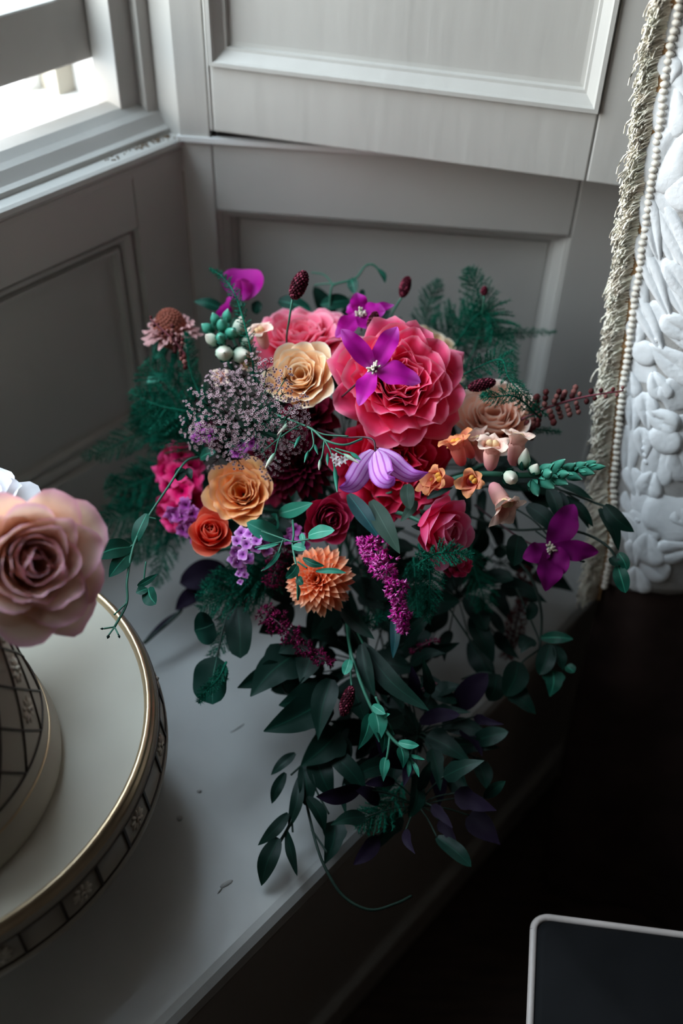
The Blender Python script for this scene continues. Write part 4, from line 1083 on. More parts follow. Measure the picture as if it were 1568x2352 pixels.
# ---- stocks and phlox: clusters of small flowers
def cluster(name, label, cat, mat, spots, size, seed, np_=5, ruf=.12, grp='stocks and phlox of the bouquet', stem='stem'):
    rg = random.Random(seed); b0 = np.mean([at(*q[:3]) for q in spots], axis=0) + FW * .02
    root = thing(name, label, cat, b0, None, grp)
    MB().tube(bez([np.zeros(3), (BIND - b0) * .6, BIND - b0, tail(rg) - b0], 14), .0014, 6).obj('stem', M[stem], root)
    for q in spots:
        p = at(*q[:3]); S = size * (q[3] if len(q) > 3 else 1) * q[2] / F
        A = nz(cdir(rg.uniform(-.6, .6), rg.uniform(-.3, .8), 1)); M3 = frame(A, rg.uniform(0, 6))
        mb = MB()
        for j in range(np_):
            G = petal_grid(S * .40, S * .62, 20, 75, 108 + rg.uniform(-15, 25), S * .03, 0, S * .4, j * 2 * math.pi / np_ + rg.uniform(-.15, .15), S * ruf, rg, 5, 5, rnd=.2)
            mb.grid(G)
        mb.v = [v @ M3.T + p - b0 for v in mb.v]
        mb.obj('floret', M[mat], root)
rg = random.Random(121)
cluster('stock_flower', 'hot pink ruffled stock spike beside the apricot rose', 'stock', 'hotstock', [(395, 1050, .96), (420, 1045, .955), (435, 1075, .95), (385, 1085, .955), (410, 1090, .945), (440, 1105, .945), (390, 1125, .95), (420, 1130, .94), (385, 1165, .95), (410, 1170, .945), (440, 1150, .95), (430, 1195, .945), (400, 1205, .95)], 62, 1, ruf=.16)
cluster('stock_flower', 'purple ruffled stock behind the coral rose', 'stock', 'purplestock', [(430, 1160, .912), (445, 1180, .912), (415, 1190, .912), (440, 1205, .912), (400, 1180, .912), (425, 1215, .912), (448, 1225, .912)], 40, 2, ruf=.16)
cluster('phlox', 'lilac phlox cluster between the coral rose and the salmon dahlia', 'phlox', 'phlox', [(555, 1225, .855), (575, 1228, .85), (545, 1245, .85), (568, 1250, .84), (590, 1245, .845), (605, 1250, .85), (540, 1265, .85), (560, 1275, .845), (585, 1262, .845), (612, 1262, .85), (545, 1290, .85), (570, 1285, .85), (538, 1285, .86), (555, 1305, .855, .8), (548, 1320, .86, .6), (562, 1322, .86, .6), (552, 1338, .86, .5)], 30, 3, np_=4, ruf=.08)
cluster('phlox', 'mauve phlox florets beside the wine red rose', 'phlox', 'purplestock', [(680, 1215, .86), (690, 1235, .86), (665, 1240, .865), (672, 1222, .865), (700, 1250, .87)], 28, 4, np_=4)
cluster('stock_flower', 'small wine red blossoms under the candy pink rose', 'stock', 'wine', [(1045, 1290, .86), (1060, 1300, .865), (1030, 1300, .87), (1050, 1312, .87)], 44, 5)
cluster('stock_flower', 'dusty pink blossoms behind the brown lace umbel', 'stock', 'purplestock', [(465, 985, .91), (475, 1000, .905), (458, 1005, .91), (560, 1030, .90), (545, 1045, .90), (580, 1020, .90)], 34, 6)

# ---- sprigs: stems and leaves given point by point
LEAFSH = {
    'lance': lambda v: np.sin(np.pi * np.clip(.04 + .96 * v, 0, 1) ** .85) ** .85,
    'oval': lambda v: np.sin(np.pi * np.clip(.03 + .97 * v, 0, 1) ** .9) ** .6,
    'round': lambda v: np.sqrt(np.clip(1 - (2 * v - 1) ** 2, 0, 1)) * .98 + .02,
    'point': lambda v: np.sin(np.pi * np.clip(.03 + .97 * v, 0, 1) ** .62) ** 1.05,
    'ivy': lambda v: np.interp(v, [0, .06, .16, .28, .40, .52, .66, .82, 1], [.10, .62, .80, 1.0, .72, .66, .52, .30, .02]),
}
def leaf_obj(root, b0, a, b, w, kind, mat, rg, bend=.12, roll=None, fold=.22):
    A_, B_ = at(*a), at(*b)
    L_ = np.linalg.norm(B_ - A_)
    n_ = cdir(rg.uniform(-.55, .55) if roll is None else roll, rg.uniform(-.1, .6), 1)
    P = bez([A_, (A_ + B_) / 2 + n_ * L_ * bend + nz(np.cross(B_ - A_, n_)) * L_ * rg.uniform(-.07, .07), B_], 12)
    v = np.linspace(0, 1, len(P))
    hw = w / 2 * (a[2] + b[2]) / 2 / F * LEAFSH[kind](v) + 1e-4
    mb = MB(); mb.grid(ribbon(P, n_, hw, 6, fold=fold * rg.uniform(.4, 1.2), wave=.07, ph=rg.uniform(0, 6)) - b0)
    return mb.obj('leaf', M[mat], root)
def sprig(name, label, cat, stems, leaves, mat='leaf', smat='stem', rad=.0010, seed=1, group=None, buds=(), bend=.12):
    rg = random.Random(seed)
    b0 = at(*stems[0][0])
    root = thing(name, label, cat, b0, None, group)
    for st_ in stems:
        MB().tube(bez([at(*q) for q in st_], 6 * len(st_)) - b0, rad if st_ is stems[0] else rad * .7, 6).obj('stem', M[smat], root)
    for lf in leaves:
        x0, y0, d0, x1, y1, d1, w, kind = lf[:8]
        leaf_obj(root, b0, (x0, y0, d0), (x1, y1, d1), w, kind, M and (lf[8] if len(lf) > 8 else mat), rg, bend)
    for (x, y, d, dx, dy, ln, wd, m) in buds:
        bud(root, at(x, y, d) - b0, cdir(dx, dy, .2), ln * d / F, wd * d / F, m, rg, sep=False)
    return root

sprig('leafy_vine', 'thin green vine with pointed leaves drooping over the gilt rim', 'vine',
      [[(455, 1050, .90), (425, 1062, .86), (385, 1120, .845), (340, 1188, .835), (308, 1250, .82), (292, 1330, .805), (291, 1385, .80), (263, 1440, .79)], [(308, 1250, .82), (290, 1262, .82)], [(340, 1188, .835), (358, 1192, .835)],
       [(291, 1385, .80), (262, 1412, .79)], [(263, 1440, .79), (238, 1444, .785)], [(263, 1440, .79), (272, 1458, .785)], [(263, 1440, .79), (250, 1458, .785)], [(335, 1290, .815), (330, 1345, .815), (338, 1352, .815)]],
      [(337, 1180, .83, 306, 1250, .825, 36, 'oval'), (300, 1256, .82, 216, 1278, .80, 46, 'oval'), (302, 1264, .82, 250, 1326, .80, 40, 'lance'), (338, 1352, .81, 312, 1362, .805, 24, 'lance'),
       (340, 1352, .81, 358, 1388, .80, 40, 'oval'), (316, 1346, .812, 362, 1318, .81, 16, 'lance'), (420, 1075, .86, 408, 1105, .85, 26, 'oval', 'leaf_d'), (432, 1075, .86, 440, 1100, .855, 18, 'lance', 'leaf_d'), (460, 1052, .88, 495, 1038, .87, 30, 'oval')],
      'leaf', seed=201, buds=[(238, 1444, .785, -1, 0, 8, 2.5, 'leaf_d'), (272, 1458, .785, .4, -.9, 9, 3, 'leaf_d'), (250, 1458, .785, -.3, -.9, 10, 4, 'leaf_d')])
sprig('jasmine_sprig', 'jasmine sprig with slender buds hanging between dark dahlia and crimson rose', 'jasmine',
      [[(600, 940, .86), (660, 962, .82), (715, 985, .80), (745, 1010, .79), (790, 1022, .785), (832, 1008, .79)], [(715, 985, .80), (720, 1020, .79), (708, 1040, .788)], [(715, 985, .80), (745, 998, .795), (800, 1002, .79)],
       [(745, 1010, .79), (740, 1045, .785), (735, 1060, .785)], [(745, 1010, .79), (760, 1040, .785), (768, 1075, .782)], [(760, 1030, .785), (790, 1045, .78)], [(770, 1030, .785), (805, 1040, .78)], [(600, 1040, .84), (650, 1000, .83), (690, 975, .83)],
       [(660, 962, .82), (640, 1010, .815), (632, 1040, .815)]], [],
      'leaf', seed=202, rad=.0009, buds=[(708, 1035, .788, -.3, -.9, 30, 4, 'greenbud'), (735, 1055, .785, -.1, -1, 26, 4, 'snapbud'), (768, 1070, .782, .1, -1, 62, 5, 'greenbud'), (788, 1042, .78, .8, -.5, 44, 5, 'snapbud'), (803, 1038, .78, .8, -.6, 34, 5, 'greenbud'), (752, 1040, .785, 0, -1, 30, 4, 'greenbud'), (668, 968, .815, -.6, -.6, 46, 5, 'snapbud'), (690, 1000, .81, -.4, -.8, 34, 4, 'greenbud'), (632, 1040, .815, -.5, -.8, 44, 6, 'snapbud'), (722, 1020, .79, .3, -.9, 26, 4, 'greenbud')])
def star(root, p, S, mat):
    M3 = frame(cdir(.1, -.1, 1)); mb = MB(); rg = random.Random(3)
    for j in range(6): mb.grid(petal_grid(S * .2, S * .7, 30, 80, 95, S * .03, 0, S * .3, j * 1.047, S * .02, rg, 4, 5, rnd=.5))
    mb.v = [v @ M3.T + p for v in mb.v]; mb.obj('flower', M[mat], root)
jr = [o for o in COL.objects if o.name.startswith('jasmine_sprig')][0]
jb = np.array(jr.matrix_world)[:3, 3]
for q in ((775, 1062, .778), (788, 1056, .776), (768, 1050, .78)): star(jr, at(*q) - jb, 18 * .78 / F, 'white')

sprig('leafy_vine', 'pale green vine with narrow leaves trailing over the salmon dahlia', 'vine',
      [[(672, 1195, .83), (674, 1225, .80), (672, 1255, .795), (680, 1300, .785), (683, 1340, .782), (684, 1378, .785)], [(674, 1245, .795), (712, 1238, .79)], [(650, 1240, .80), (630, 1290, .795), (600, 1312, .79)], [(660, 1242, .80), (585, 1258, .80)], [(683, 1290, .787), (705, 1305, .785)], [(672, 1245, .795), (600, 1220, .82)]],
      [(708, 1230, .79, 768, 1218, .78, 34, 'oval', 'leaf_l'), (672, 1255, .79, 702, 1262, .785, 22, 'oval', 'leaf_l'), (695, 1282, .785, 745, 1300, .78, 17, 'lance', 'leaf'), (725, 1312, .783, 795, 1316, .78, 13, 'lance', 'leaf_l'),
       (682, 1298, .784, 656, 1328, .778, 24, 'oval', 'leaf'), (684, 1325, .782, 696, 1342, .778, 20, 'oval', 'leaf'), (684, 1345, .784, 683, 1380, .786, 9, 'lance', 'leaf_l'), (692, 1225, .80, 698, 1252, .795, 14, 'lance', 'leaf_l'), (640, 1248, .80, 590, 1262, .80, 10, 'lance', 'leaf_l'), (646, 1258, .80, 602, 1312, .79, 11, 'lance', 'leaf_l')],
      'leaf_l', seed=203, rad=.0009)
sprig('leaf_stem', 'broad glossy green leaves tucked under the apricot rose', 'leaves',
      [[(700, 1160, .92), (640, 1190, .88), (600, 1220, .86)]],
      [(640, 1180, .87, 718, 1155, .835, 34, 'lance', 'leaf_l'), (648, 1236, .86, 566, 1200, .845, 46, 'oval', 'leaf_l'), (640, 1210, .87, 635, 1180, .85, 40, 'oval', 'leaf')], 'leaf_l', seed=204)
sprig('olive_sprig', 'grey-green olive leaves hanging above the magenta astilbe', 'leaves',
      [[(830, 1120, .90), (860, 1140, .87), (900, 1130, .86)]],
      [(800, 1135, .85, 872, 1238, .825, 40, 'lance', 'leaf_b'), (852, 1150, .845, 918, 1272, .815, 46, 'lance', 'leaf_g'), (935, 1112, .84, 942, 1170, .825, 34, 'oval', 'leaf_g'), (955, 1150, .84, 920, 1198, .83, 26, 'lance', 'leaf_g'), (905, 1410, .85, 902, 1512, .84, 24, 'lance', 'leaf_b'), (980, 1145, .85, 1040, 1120, .85, 16, 'lance', 'leaf_d')], 'leaf_g', seed=205, bend=.08)
sprig('eucalyptus_sprig', 'eucalyptus sprig with large round leaves over the blue-grey seat', 'eucalyptus',
      [[(560, 1360, .90), (520, 1420, .885), (500, 1500, .87), (496, 1515, .87)], [(545, 1385, .895), (492, 1425, .88)], [(520, 1420, .885), (540, 1440, .88)]],
      [(498, 1508, .868, 488, 1618, .862, 98, 'round', 'euca'), (492, 1432, .875, 446, 1448, .87, 78, 'round', 'euca'), (545, 1392, .885, 552, 1512, .875, 66, 'round', 'leaf_d')], 'euca', 'stem_d', seed=206, bend=.03)
sprig('ivy_sprig', 'dark lobed ivy leaves lying low over the seat', 'ivy',
      [[(760, 1440, .93), (680, 1500, .90), (650, 1580, .88), (720, 1640, .87), (760, 1720, .87)]],
      [(680, 1500, .885, 575, 1600, .865, 108, 'ivy', 'leaf_d'), (650, 1540, .88, 545, 1580, .87, 70, 'ivy', 'leaf_d'), (760, 1600, .87, 605, 1680, .855, 110, 'ivy', 'leaf_d'), (740, 1580, .875, 640, 1620, .865, 90, 'ivy', 'leaf_d'), (780, 1680, .87, 690, 1760, .86, 96, 'ivy', 'leaf_d'),
       (700, 1460, .89, 640, 1500, .88, 80, 'ivy', 'leaf_d'), (800, 1560, .88, 840, 1660, .87, 90, 'ivy', 'leaf_d'), (760, 1560, .865, 730, 1700, .85, 60, 'point', 'leaf_d'), (720, 1490, .885, 690, 1570, .87, 84, 'ivy', 'leaf_d')], 'leaf_d', 'stem_d', seed=207, bend=.05)
sprig('trailing_sprig', 'pale green trailing sprig with small drooping leaves below the dahlia', 'leaves',
      [[(795, 1420, .90), (802, 1480, .865), (815, 1530, .85), (850, 1620, .835), (895, 1690, .825), (925, 1720, .82), (950, 1755, .82)], [(895, 1690, .825), (890, 1730, .82), (882, 1770, .82)], [(862, 1600, .835), (885, 1650, .83), (905, 1690, .83)], [(925, 1720, .82), (955, 1765, .82)], [(940, 1735, .82), (970, 1745, .82)]],
      [(802, 1515, .85, 790, 1550, .845, 24, 'oval', 'leaf_l'), (862, 1635, .83, 870, 1705, .825, 44, 'point', 'leaf_l'), (850, 1640, .83, 822, 1722, .825, 34, 'point', 'leaf'), (875, 1655, .83, 878, 1730, .828, 40, 'point', 'leaf'), (855, 1620, .83, 885, 1640, .82, 22, 'lance', 'leaf_l'),
       (915, 1705, .82, 962, 1712, .815, 20, 'lance', 'leaf_l'), (920, 1715, .82, 925, 1765, .815, 28, 'point', 'leaf'), (885, 1740, .82, 880, 1795, .815, 24, 'point', 'leaf_l'), (938, 1742, .82, 938, 1785, .815, 12, 'lance', 'leaf_l'), (948, 1750, .82, 962, 1785, .815, 10, 'lance', 'leaf_l'), (940, 1735, .82, 975, 1745, .815, 9, 'lance', 'leaf_l'), (880, 1650, .828, 895, 1640, .82, 10, 'lance', 'leaf_l')],
      'leaf_l', 'stem', rad=.0014, seed=208)
sprig('leaf_stem', 'long pointed green leaf with pale veins curling under the astilbe', 'leaves',
      [[(800, 1410, .90), (832, 1475, .87), (840, 1490, .865)]],
      [(832, 1478, .865, 985, 1632, .84, 46, 'lance', 'leaf_d'), (830, 1480, .86, 860, 1600, .845, 40, 'lance', 'leaf_d'), (780, 1395, .88, 860, 1468, .86, 34, 'lance', 'leaf_d')], 'leaf', seed=209, bend=.05)
sprig('ruscus_sprig', 'dark ruscus branch with pointed leaves trailing down onto the seat', 'ruscus',
      [[(760, 1640, .90), (705, 1725, .875), (685, 1800, .862), (675, 1870, .852), (645, 1930, .845), (625, 1955, .842)], [(705, 1725, .875), (720, 1800, .86), (755, 1870, .85)], [(690, 1760, .868), (668, 1780, .86)], [(670, 1880, .852), (672, 1912, .848)]],
      [(640, 1925, .842, 600, 2035, .835, 46, 'lance', 'leaf_d'), (658, 1908, .846, 682, 2012, .838, 26, 'lance', 'leaf_d'), (662, 1868, .85, 592, 1942, .845, 30, 'lance', 'leaf_d'), (655, 1775, .86, 624, 1846, .855, 26, 'lance', 'leaf_d'), (678, 1730, .87, 622, 1780, .865, 26, 'lance', 'leaf_d'),
       (690, 1780, .862, 662, 1905, .85, 30, 'lance', 'leaf_d'), (695, 1760, .865, 700, 1850, .855, 40, 'oval', 'leaf_d'), (705, 1830, .855, 745, 1910, .848, 34, 'lance', 'leaf_d'), (725, 1740, .87, 768, 1840, .86, 60, 'point', 'leaf_d'), (750, 1720, .87, 842, 1820, .86, 46, 'lance', 'leaf_d'), (790, 1800, .865, 795, 1872, .855, 14, 'lance', 'leaf_d'),
       (760, 1690, .88, 790, 1760, .87, 60, 'oval', 'leaf_d')], 'leaf_d', 'stem_d', rad=.0013, seed=210)
sprig('looping_tendril', 'long bare dark tendril looping over the seat edge', 'tendril',
      [[(700, 1830, .868), (725, 1935, .845), (750, 2000, .835), (790, 2060, .83), (850, 2090, .83), (910, 2075, .84), (945, 2058, .85)], [(752, 1960, .84), (715, 1905, .85)]],
      [(770, 1885, .86, 745, 1985, .848, 60, 'ivy', 'leaf_d')], 'leaf_d', 'stem_d', rad=.0013, seed=211)
sprig('ruscus_sprig', 'dark ruscus branch with pointed leaves reaching towards the beaded curtain', 'ruscus',
      [[(1100, 1120, .95), (1220, 1110, .90), (1300, 1130, .88), (1380, 1160, .87), (1410, 1165, .865)], [(1270, 1115, .885), (1330, 1150, .875)]],
      [(1280, 1108, .88, 1362, 1148, .87, 22, 'lance', 'leaf_d'), (1388, 1160, .868, 1456, 1222, .86, 38, 'lance', 'leaf_d'), (1376, 1168, .87, 1420, 1265, .86, 30, 'lance', 'leaf_d'), (1300, 1140, .88, 1362, 1210, .87, 26, 'lance', 'leaf_d'), (1282, 1130, .885, 1298, 1190, .875, 28, 'lance', 'leaf_d'), (1260, 1120, .88, 1285, 1200, .87, 34, 'lance', 'leaf_d'), (1300, 1150, .88, 1352, 1215, .87, 24, 'lance', 'leaf_d'), (1210, 1160, .88, 1272, 1222, .865, 40, 'oval', 'leaf_d')], 'leaf_d', 'stem_d', seed=212)
sprig('leafy_vine', 'dark vine with curled leaves arching over the plum clematis', 'vine',
      [[(1060, 1180, .95), (1170, 1215, .90), (1260, 1215, .88), (1340, 1225, .87), (1400, 1260, .86), (1425, 1310, .858)], [(1230, 1220, .885), (1280, 1255, .87), (1335, 1290, .86)], [(1170, 1160, .90), (1230, 1200, .885), (1290, 1270, .87)]],
      [(1420, 1270, .858, 1440, 1310, .855, 26, 'oval', 'leaf'), (1418, 1300, .858, 1436, 1362, .853, 36, 'oval', 'leaf'), (1402, 1280, .86, 1420, 1300, .855, 24, 'oval', 'leaf_d'), (1190, 1230, .88, 1180, 1300, .87, 50, 'oval', 'leaf_d')], 'leaf_d', 'stem_d', seed=213, rad=.0011,
      buds=[(1310, 1272, .865, .8, -.5, 9, 3, 'leaf_d'), (1322, 1282, .862, .6, -.8, 9, 3, 'leaf_d'), (1335, 1290, .86, 1, 0, 9, 3, 'leaf_d')])
sprig('leafy_vine', 'dark vine with drooping leaves hanging past the red amaranth', 'vine',
      [[(1150, 1250, .95), (1215, 1320, .93), (1242, 1400, .92), (1240, 1480, .915), (1232, 1530, .91)], [(1185, 1350, .94), (1230, 1450, .925), (1240, 1480, .915)], [(1240, 1490, .915), (1200, 1520, .91), (1195, 1540, .91)], [(1060, 1560, .93), (1105, 1545, .92), (1140, 1550, .915)], [(1020, 1380, .93), (1080, 1470, .92), (1135, 1545, .915)]],
      [(1242, 1465, .915, 1316, 1468, .90, 28, 'lance', 'leaf'), (1262, 1480, .91, 1238, 1550, .90, 44, 'oval', 'leaf_d'), (1275, 1480, .91, 1292, 1540, .90, 30, 'lance', 'leaf_d'), (1228, 1470, .915, 1195, 1500, .91, 34, 'ivy', 'leaf_d'), (1210, 1460, .92, 1192, 1490, .915, 30, 'ivy', 'leaf_d'), (1190, 1520, .91, 1160, 1600, .90, 60, 'oval', 'leaf_d'), (1140, 1548, .915, 1122, 1610, .905, 50, 'oval', 'leaf_d'),
       (1270, 1540, .905, 1262, 1600, .90, 56, 'ivy', 'leaf'), (1225, 1385, .92, 1212, 1425, .915, 28, 'oval', 'leaf_d'), (1300, 1530, .90, 1318, 1545, .895, 24, 'oval', 'leaf'), (1170, 1580, .91, 1230, 1640, .90, 60, 'ivy', 'leaf_d')], 'leaf_d', 'stem_d', rad=.0013, seed=214)
sprig('leafy_vine', 'thin curling vine with a drooping leaf above the mauve clematis', 'vine',
      [[(756, 715, .97), (760, 665, .965), (772, 652, .965), (815, 640, .965), (838, 612, .965), (856, 608, .965), (872, 622, .965)], [(772, 652, .965), (745, 652, .968), (722, 655, .97)], [(765, 655, .965), (745, 632, .968), (715, 626, .97)]],
      [(805, 640, .962, 815, 675, .955, 26, 'oval', 'leaf'), (830, 665, .965, 840, 690, .96, 14, 'lance', 'leaf'), (868, 618, .965, 884, 650, .96, 14, 'lance', 'leaf'), (800, 690, .975, 735, 700, .97, 36, 'oval', 'leaf'), (640, 690, .965, 715, 712, .965, 40, 'oval', 'leaf')], 'leaf', 'stem', seed=215, rad=.0011)
sprig('dark_leaf_stem', 'purple-black leaf stalk lying low beside the cake stand', 'leaves',
      [[(520, 1330, 1.02), (465, 1330, 1.01), (420, 1385, 1.0), (408, 1410, .995), (330, 1478, .985)], [(380, 1435, .99), (365, 1448, .985)]],
      [(520, 1310, 1.0, 412, 1340, .99, 70, 'oval', 'leaf_p'), (470, 1350, 1.0, 402, 1402, .99, 40, 'lance', 'leaf_p'), (405, 1408, .995, 325, 1482, .985, 16, 'lance', 'leaf_p')], 'leaf_p', 'stem_d', rad=.002, seed=216, bend=.04)
sprig('leaf_stem', 'blue-green leaf behind the faded scabious stem', 'leaves',
      [[(440, 880, .97), (400, 850, .96), (360, 800, .955)], [(430, 880, .97), (385, 880, .965)]],
      [(375, 785, .95, 350, 830, .945, 24, 'lance', 'leaf_l'), (365, 785, .95, 352, 815, .95, 16, 'lance', 'leaf'), (400, 800, .955, 395, 845, .95, 14, 'lance', 'leaf'), (395, 868, .95, 335, 878, .945, 26, 'oval', 'leaf_l'), (520, 715, .97, 445, 692, .965, 26, 'lance', 'leaf'), (585, 720, .96, 592, 690, .955, 26, 'oval', 'leaf')], 'leaf', seed=217)
# dark filler sprigs behind the blooms
rg = random.Random(300)
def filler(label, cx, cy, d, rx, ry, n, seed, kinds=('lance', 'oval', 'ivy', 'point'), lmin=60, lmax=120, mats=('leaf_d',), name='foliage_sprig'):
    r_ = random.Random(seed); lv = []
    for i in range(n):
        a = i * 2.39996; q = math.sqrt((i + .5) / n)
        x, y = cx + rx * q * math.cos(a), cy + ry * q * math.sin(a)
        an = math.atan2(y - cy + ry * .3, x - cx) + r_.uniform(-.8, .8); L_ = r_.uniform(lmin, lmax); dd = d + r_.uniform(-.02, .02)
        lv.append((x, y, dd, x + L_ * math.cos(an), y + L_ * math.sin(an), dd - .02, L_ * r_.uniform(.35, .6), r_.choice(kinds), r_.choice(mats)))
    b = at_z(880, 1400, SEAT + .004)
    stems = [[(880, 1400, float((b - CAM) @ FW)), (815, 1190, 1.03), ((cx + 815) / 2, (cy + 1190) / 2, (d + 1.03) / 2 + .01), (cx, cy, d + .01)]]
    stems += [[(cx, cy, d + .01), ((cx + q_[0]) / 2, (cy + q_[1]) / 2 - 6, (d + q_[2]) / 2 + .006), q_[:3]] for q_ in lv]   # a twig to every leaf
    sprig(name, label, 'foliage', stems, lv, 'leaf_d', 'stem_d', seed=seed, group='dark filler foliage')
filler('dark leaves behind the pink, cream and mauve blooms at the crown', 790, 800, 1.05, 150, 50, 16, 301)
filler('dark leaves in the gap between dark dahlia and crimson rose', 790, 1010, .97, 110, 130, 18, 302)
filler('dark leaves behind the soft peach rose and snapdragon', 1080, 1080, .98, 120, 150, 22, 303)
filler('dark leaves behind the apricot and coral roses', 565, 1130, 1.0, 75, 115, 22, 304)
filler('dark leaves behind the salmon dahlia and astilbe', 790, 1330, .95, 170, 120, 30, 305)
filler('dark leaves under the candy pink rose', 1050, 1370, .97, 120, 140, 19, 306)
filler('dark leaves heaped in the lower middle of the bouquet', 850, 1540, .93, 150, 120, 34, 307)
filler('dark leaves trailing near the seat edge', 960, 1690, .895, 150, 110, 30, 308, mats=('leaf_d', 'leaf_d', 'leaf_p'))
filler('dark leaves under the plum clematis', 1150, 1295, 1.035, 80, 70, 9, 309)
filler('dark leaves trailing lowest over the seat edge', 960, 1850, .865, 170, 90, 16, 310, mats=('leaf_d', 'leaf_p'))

# ---- asparagus ferns
def fern(label, pts, wpx, mat='fern', seed=1, nb=34, tip=.25, fuzz=1.0, flat=.5, nl=9.0, name='asparagus_fern', rise=1.0):
    rg = random.Random(seed)
    P = bez([at(*q) for q in pts], 40); b0 = P[0]; k = pts[-1][2] / F
    root = thing(name, label, 'fern', b0, None, 'asparagus ferns of the bouquet')
    n = len(P); T = nz(np.gradient(P, axis=0))
    MB().tube(P - b0, np.linspace(.0011, .0004, n), 5).obj('stem', M[mat], root)
    mb = MB(); br = MB()
    for i in range(nb):
        t = .05 + .94 * i / nb; q = t * (n - 1); j = min(int(q), n - 2); c = lerp(P[j], P[j + 1], q - j)
        env = wpx / 2 * k * (math.sin(math.pi * min(1, .15 + t * .85) ** .8) ** .8 * (1 - tip) + tip * (1 - t)) * rg.uniform(.7, 1.1)
        for sg in (1, -1):
            vn = nz(cdir(rg.uniform(-flat, flat), rg.uniform(-flat, flat), 1))
            sd = nz(np.cross(T[j], vn)) * sg
            dv = nz(sd + T[j] * rg.uniform(.3, .9) + vn * rg.uniform(-flat, flat))
            m_ = max(3, int(env / (k * 2.4)))
            pts_ = [c + dv * env * s + T[j] * env * .25 * s * s - np.array([0, 0, 1]) * env * .12 * s * s for s in np.linspace(0, 1, 5)]
            br.tube(np.array(pts_) - b0, .00022, 3, cap=False)
            for s in np.linspace(.08, 1, m_):
                p = c + dv * env * s + T[j] * env * .25 * s * s - np.array([0, 0, 1]) * env * .12 * s * s - b0
                for _ in range(3):
                    dd = nz(dv * rg.uniform(.2, 1) + np.array([rg.gauss(0, .55) for _ in range(3)]) * fuzz)
                    mb.spike(p, p + dd * nl * k * rg.uniform(.6, 1.15), .00030)
    br.obj('branchlets', M[mat], root)
    mb.obj('needles', M[mat], root, smooth=False, kind='stuff')
    return root
fern('dark dense fern behind the teal cloud beside the lace umbel', [(520, 1040, .985), (430, 1000, .98), (360, 960, .98), (300, 950, .98)], 170, 'fern_d', 427, nb=46, fuzz=1.2, nl=12)
fern('dark dense fern behind the hot pink stock', [(500, 1120, .995), (420, 1100, .99), (340, 1130, .99), (270, 1170, .99)], 190, 'fern_d', 428, nb=46, fuzz=1.2, nl=12)
fern('dark dense fern below the hot pink stock near the cake', [(470, 1180, .995), (400, 1190, .99), (330, 1240, .985), (280, 1290, .985)], 150, 'fern_d', 429, nb=42, fuzz=1.2, nl=11)
fern('dense teal fern under the coral rose', [(640, 1290, .925), (580, 1320, .91), (520, 1340, .90), (460, 1350, .90)], 130, 'fern', 430, nb=40, fuzz=1.2, nl=11)
fern('dark dense fern filling behind the pink rose by the panel', [(960, 900, 1.01), (1010, 800, 1.0), (1060, 740, .995), (1120, 720, .99)], 170, 'fern_d', 431, nb=46, fuzz=1.2, nl=11)
fern('slender upright fern frond beside the magenta sweet peas', [(585, 880, .88), (575, 800, .862), (545, 690, .87), (515, 640, .88), (480, 616, .885)], 40, 'fern', 401, nb=44, nl=7)
fern('soft teal fern cloud under the faded scabious', [(520, 1000, .96), (440, 940, .94), (380, 880, .93), (330, 830, .93)], 190, 'fern', 402, nb=40, fuzz=1.1)
fern('teal fern cloud with pale stem beside the brown lace umbel', [(500, 960, .92), (430, 945, .92), (360, 930, .92), (295, 900, .93)], 150, 'fern', 403, nb=38, fuzz=1.1)
fern('upright teal fern tuft before the white snapdragon buds', [(470, 930, .92), (440, 860, .92), (430, 800, .915), (428, 762, .915)], 60, 'fern', 404, nb=30)
fern('dark fern frond drooping between lace umbel and hot pink stock', [(500, 1010, .99), (400, 1000, .985), (320, 1000, .98), (250, 1030, .975), (185, 1050, .975)], 110, 'fern_d', 405, nb=36)
fern('dark fern frond hanging behind the hot pink stock', [(440, 1060, .98), (360, 1090, .98), (290, 1120, .98), (240, 1110, .98)], 130, 'fern_d', 406, nb=34)
fern('dark fern frond drooping towards the cake behind the vine', [(430, 1120, .98), (350, 1160, .98), (280, 1190, .98), (215, 1200, .98)], 140, 'fern_d', 407, nb=36)
fern('dark fern frond hanging down below the hot pink stock', [(430, 1160, .99), (390, 1230, .985), (370, 1300, .98), (355, 1350, .98)], 90, 'fern_d', 408, nb=30)
fern('teal fern between the stock and the lace umbel', [(470, 1060, .94), (420, 1000, .93), (380, 985, .93), (330, 1000, .935)], 120, 'fern', 409, nb=30)
fern('soft dark fern standing tallest behind the pink rose', [(950, 900, 1.04), (965, 800, 1.03), (985, 700, 1.01), (1010, 640, 1.0)], 100, 'fern_d', 410, nb=40)
fern('dark fern spray bending over behind the soft peach rose', [(1060, 920, 1.02), (1090, 820, 1.0), (1105, 720, .965), (1090, 650, .955), (1068, 615, .955)], 120, 'fern_d', 411, nb=44)
fern('dark fern spray drooping beside the pale panel moulding', [(1040, 800, .96), (1100, 720, .95), (1135, 740, .945), (1160, 800, .94), (1185, 870, .935)], 120, 'fern_d', 412, nb=44)
fern('thin bent fern over the burnet on the soft peach rose', [(1030, 880, .92), (1095, 845, .89), (1150, 826, .868), (1168, 868, .852), (1205, 910, .85), (1262, 960, .865)], 70, 'fern_d', 413, nb=40)
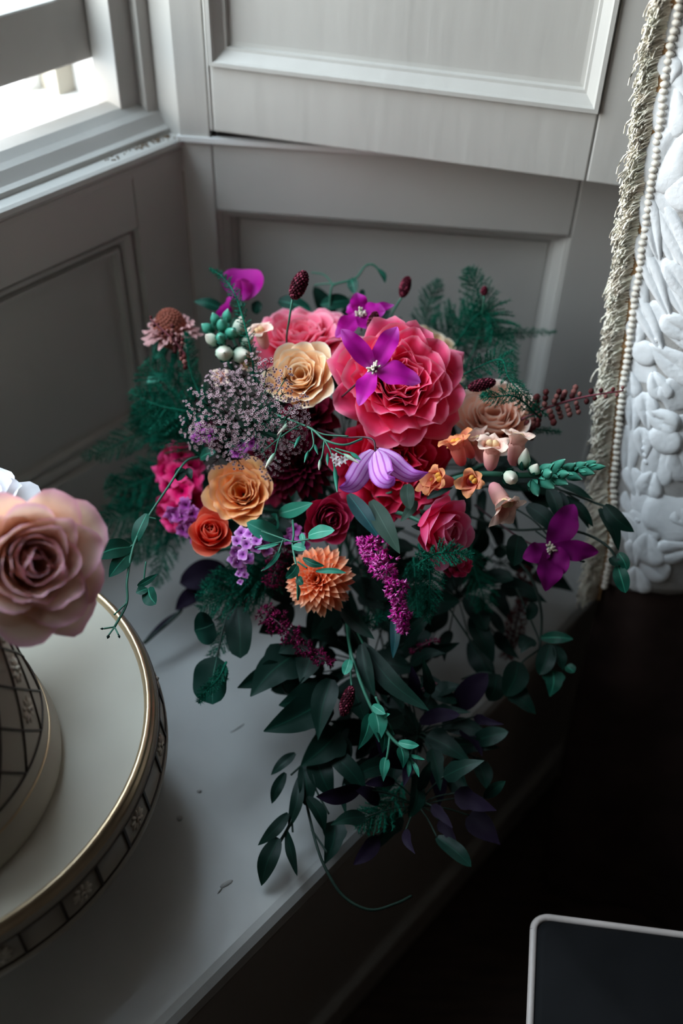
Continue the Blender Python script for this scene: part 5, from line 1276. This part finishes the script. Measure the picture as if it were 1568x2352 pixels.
fern('faint thin fern crossing the pale panel moulding', [(1080, 800, 1.0), (1140, 770, .99), (1200, 765, .99), (1280, 762, .99)], 40, 'fern_d', 414, nb=34)
fern('short fern frond lying on top of the soft peach rose', [(1240, 960, .875), (1185, 912, .848), (1130, 912, .842), (1105, 905, .845)], 50, 'fern_d', 415, nb=30)
fern('thin straight fern frond under the rusty seed spike', [(1160, 985, .92), (1220, 985, .91), (1290, 993, .91)], 26, 'fern_d', 416, nb=24)
fern('teal fern frond under the candy pink rose pointing to the clematis', [(955, 1300, .83), (1000, 1272, .788), (1040, 1270, .782), (1088, 1277, .78)], 74, 'fern', 417, nb=36, nl=8)
fern('teal fern hanging straight down beside the magenta astilbe', [(960, 1250, .86), (985, 1310, .845), (985, 1370, .84), (980, 1430, .84)], 80, 'fern', 418, nb=34)
fern('dark teal fern hanging behind the magenta astilbe tip', [(950, 1280, .88), (955, 1350, .87), (960, 1420, .87)], 70, 'fern_d', 419, nb=28)
fern('soft teal fern cloud under the coral rose', [(640, 1330, .91), (570, 1350, .895), (510, 1370, .89), (455, 1400, .89)], 150, 'fern', 420, nb=40, fuzz=1.1)
fern('teal fern drooping behind the eucalyptus leaves', [(600, 1310, .91), (550, 1390, .90), (510, 1470, .895), (475, 1530, .89)], 80, 'fern', 421, nb=36)
fern('teal fern spray under the lilac phlox', [(640, 1300, .90), (600, 1330, .885), (560, 1320, .88), (520, 1330, .88)], 110, 'fern', 422, nb=32)
fern('small dark fern sprig crossing the round eucalyptus leaf', [(520, 1520, .858), (500, 1560, .848), (470, 1590, .846), (455, 1615, .846)], 44, 'fern_d', 423, nb=24)
fern('dark fern frond lowest over the seat edge', [(930, 1790, .885), (890, 1850, .865), (850, 1880, .855), (815, 1900, .85)], 100, 'fern_d', 424, nb=34)
fern('dark fern hanging under the candy pink rose', [(1080, 1250, .95), (1090, 1310, .94), (1110, 1370, .935), (1110, 1400, .935)], 100, 'fern_d', 425, nb=30)
fern('small teal fern tip under the salmon dahlia', [(820, 1440, .88), (850, 1425, .87), (900, 1408, .865)], 44, 'fern_d', 426, nb=22)
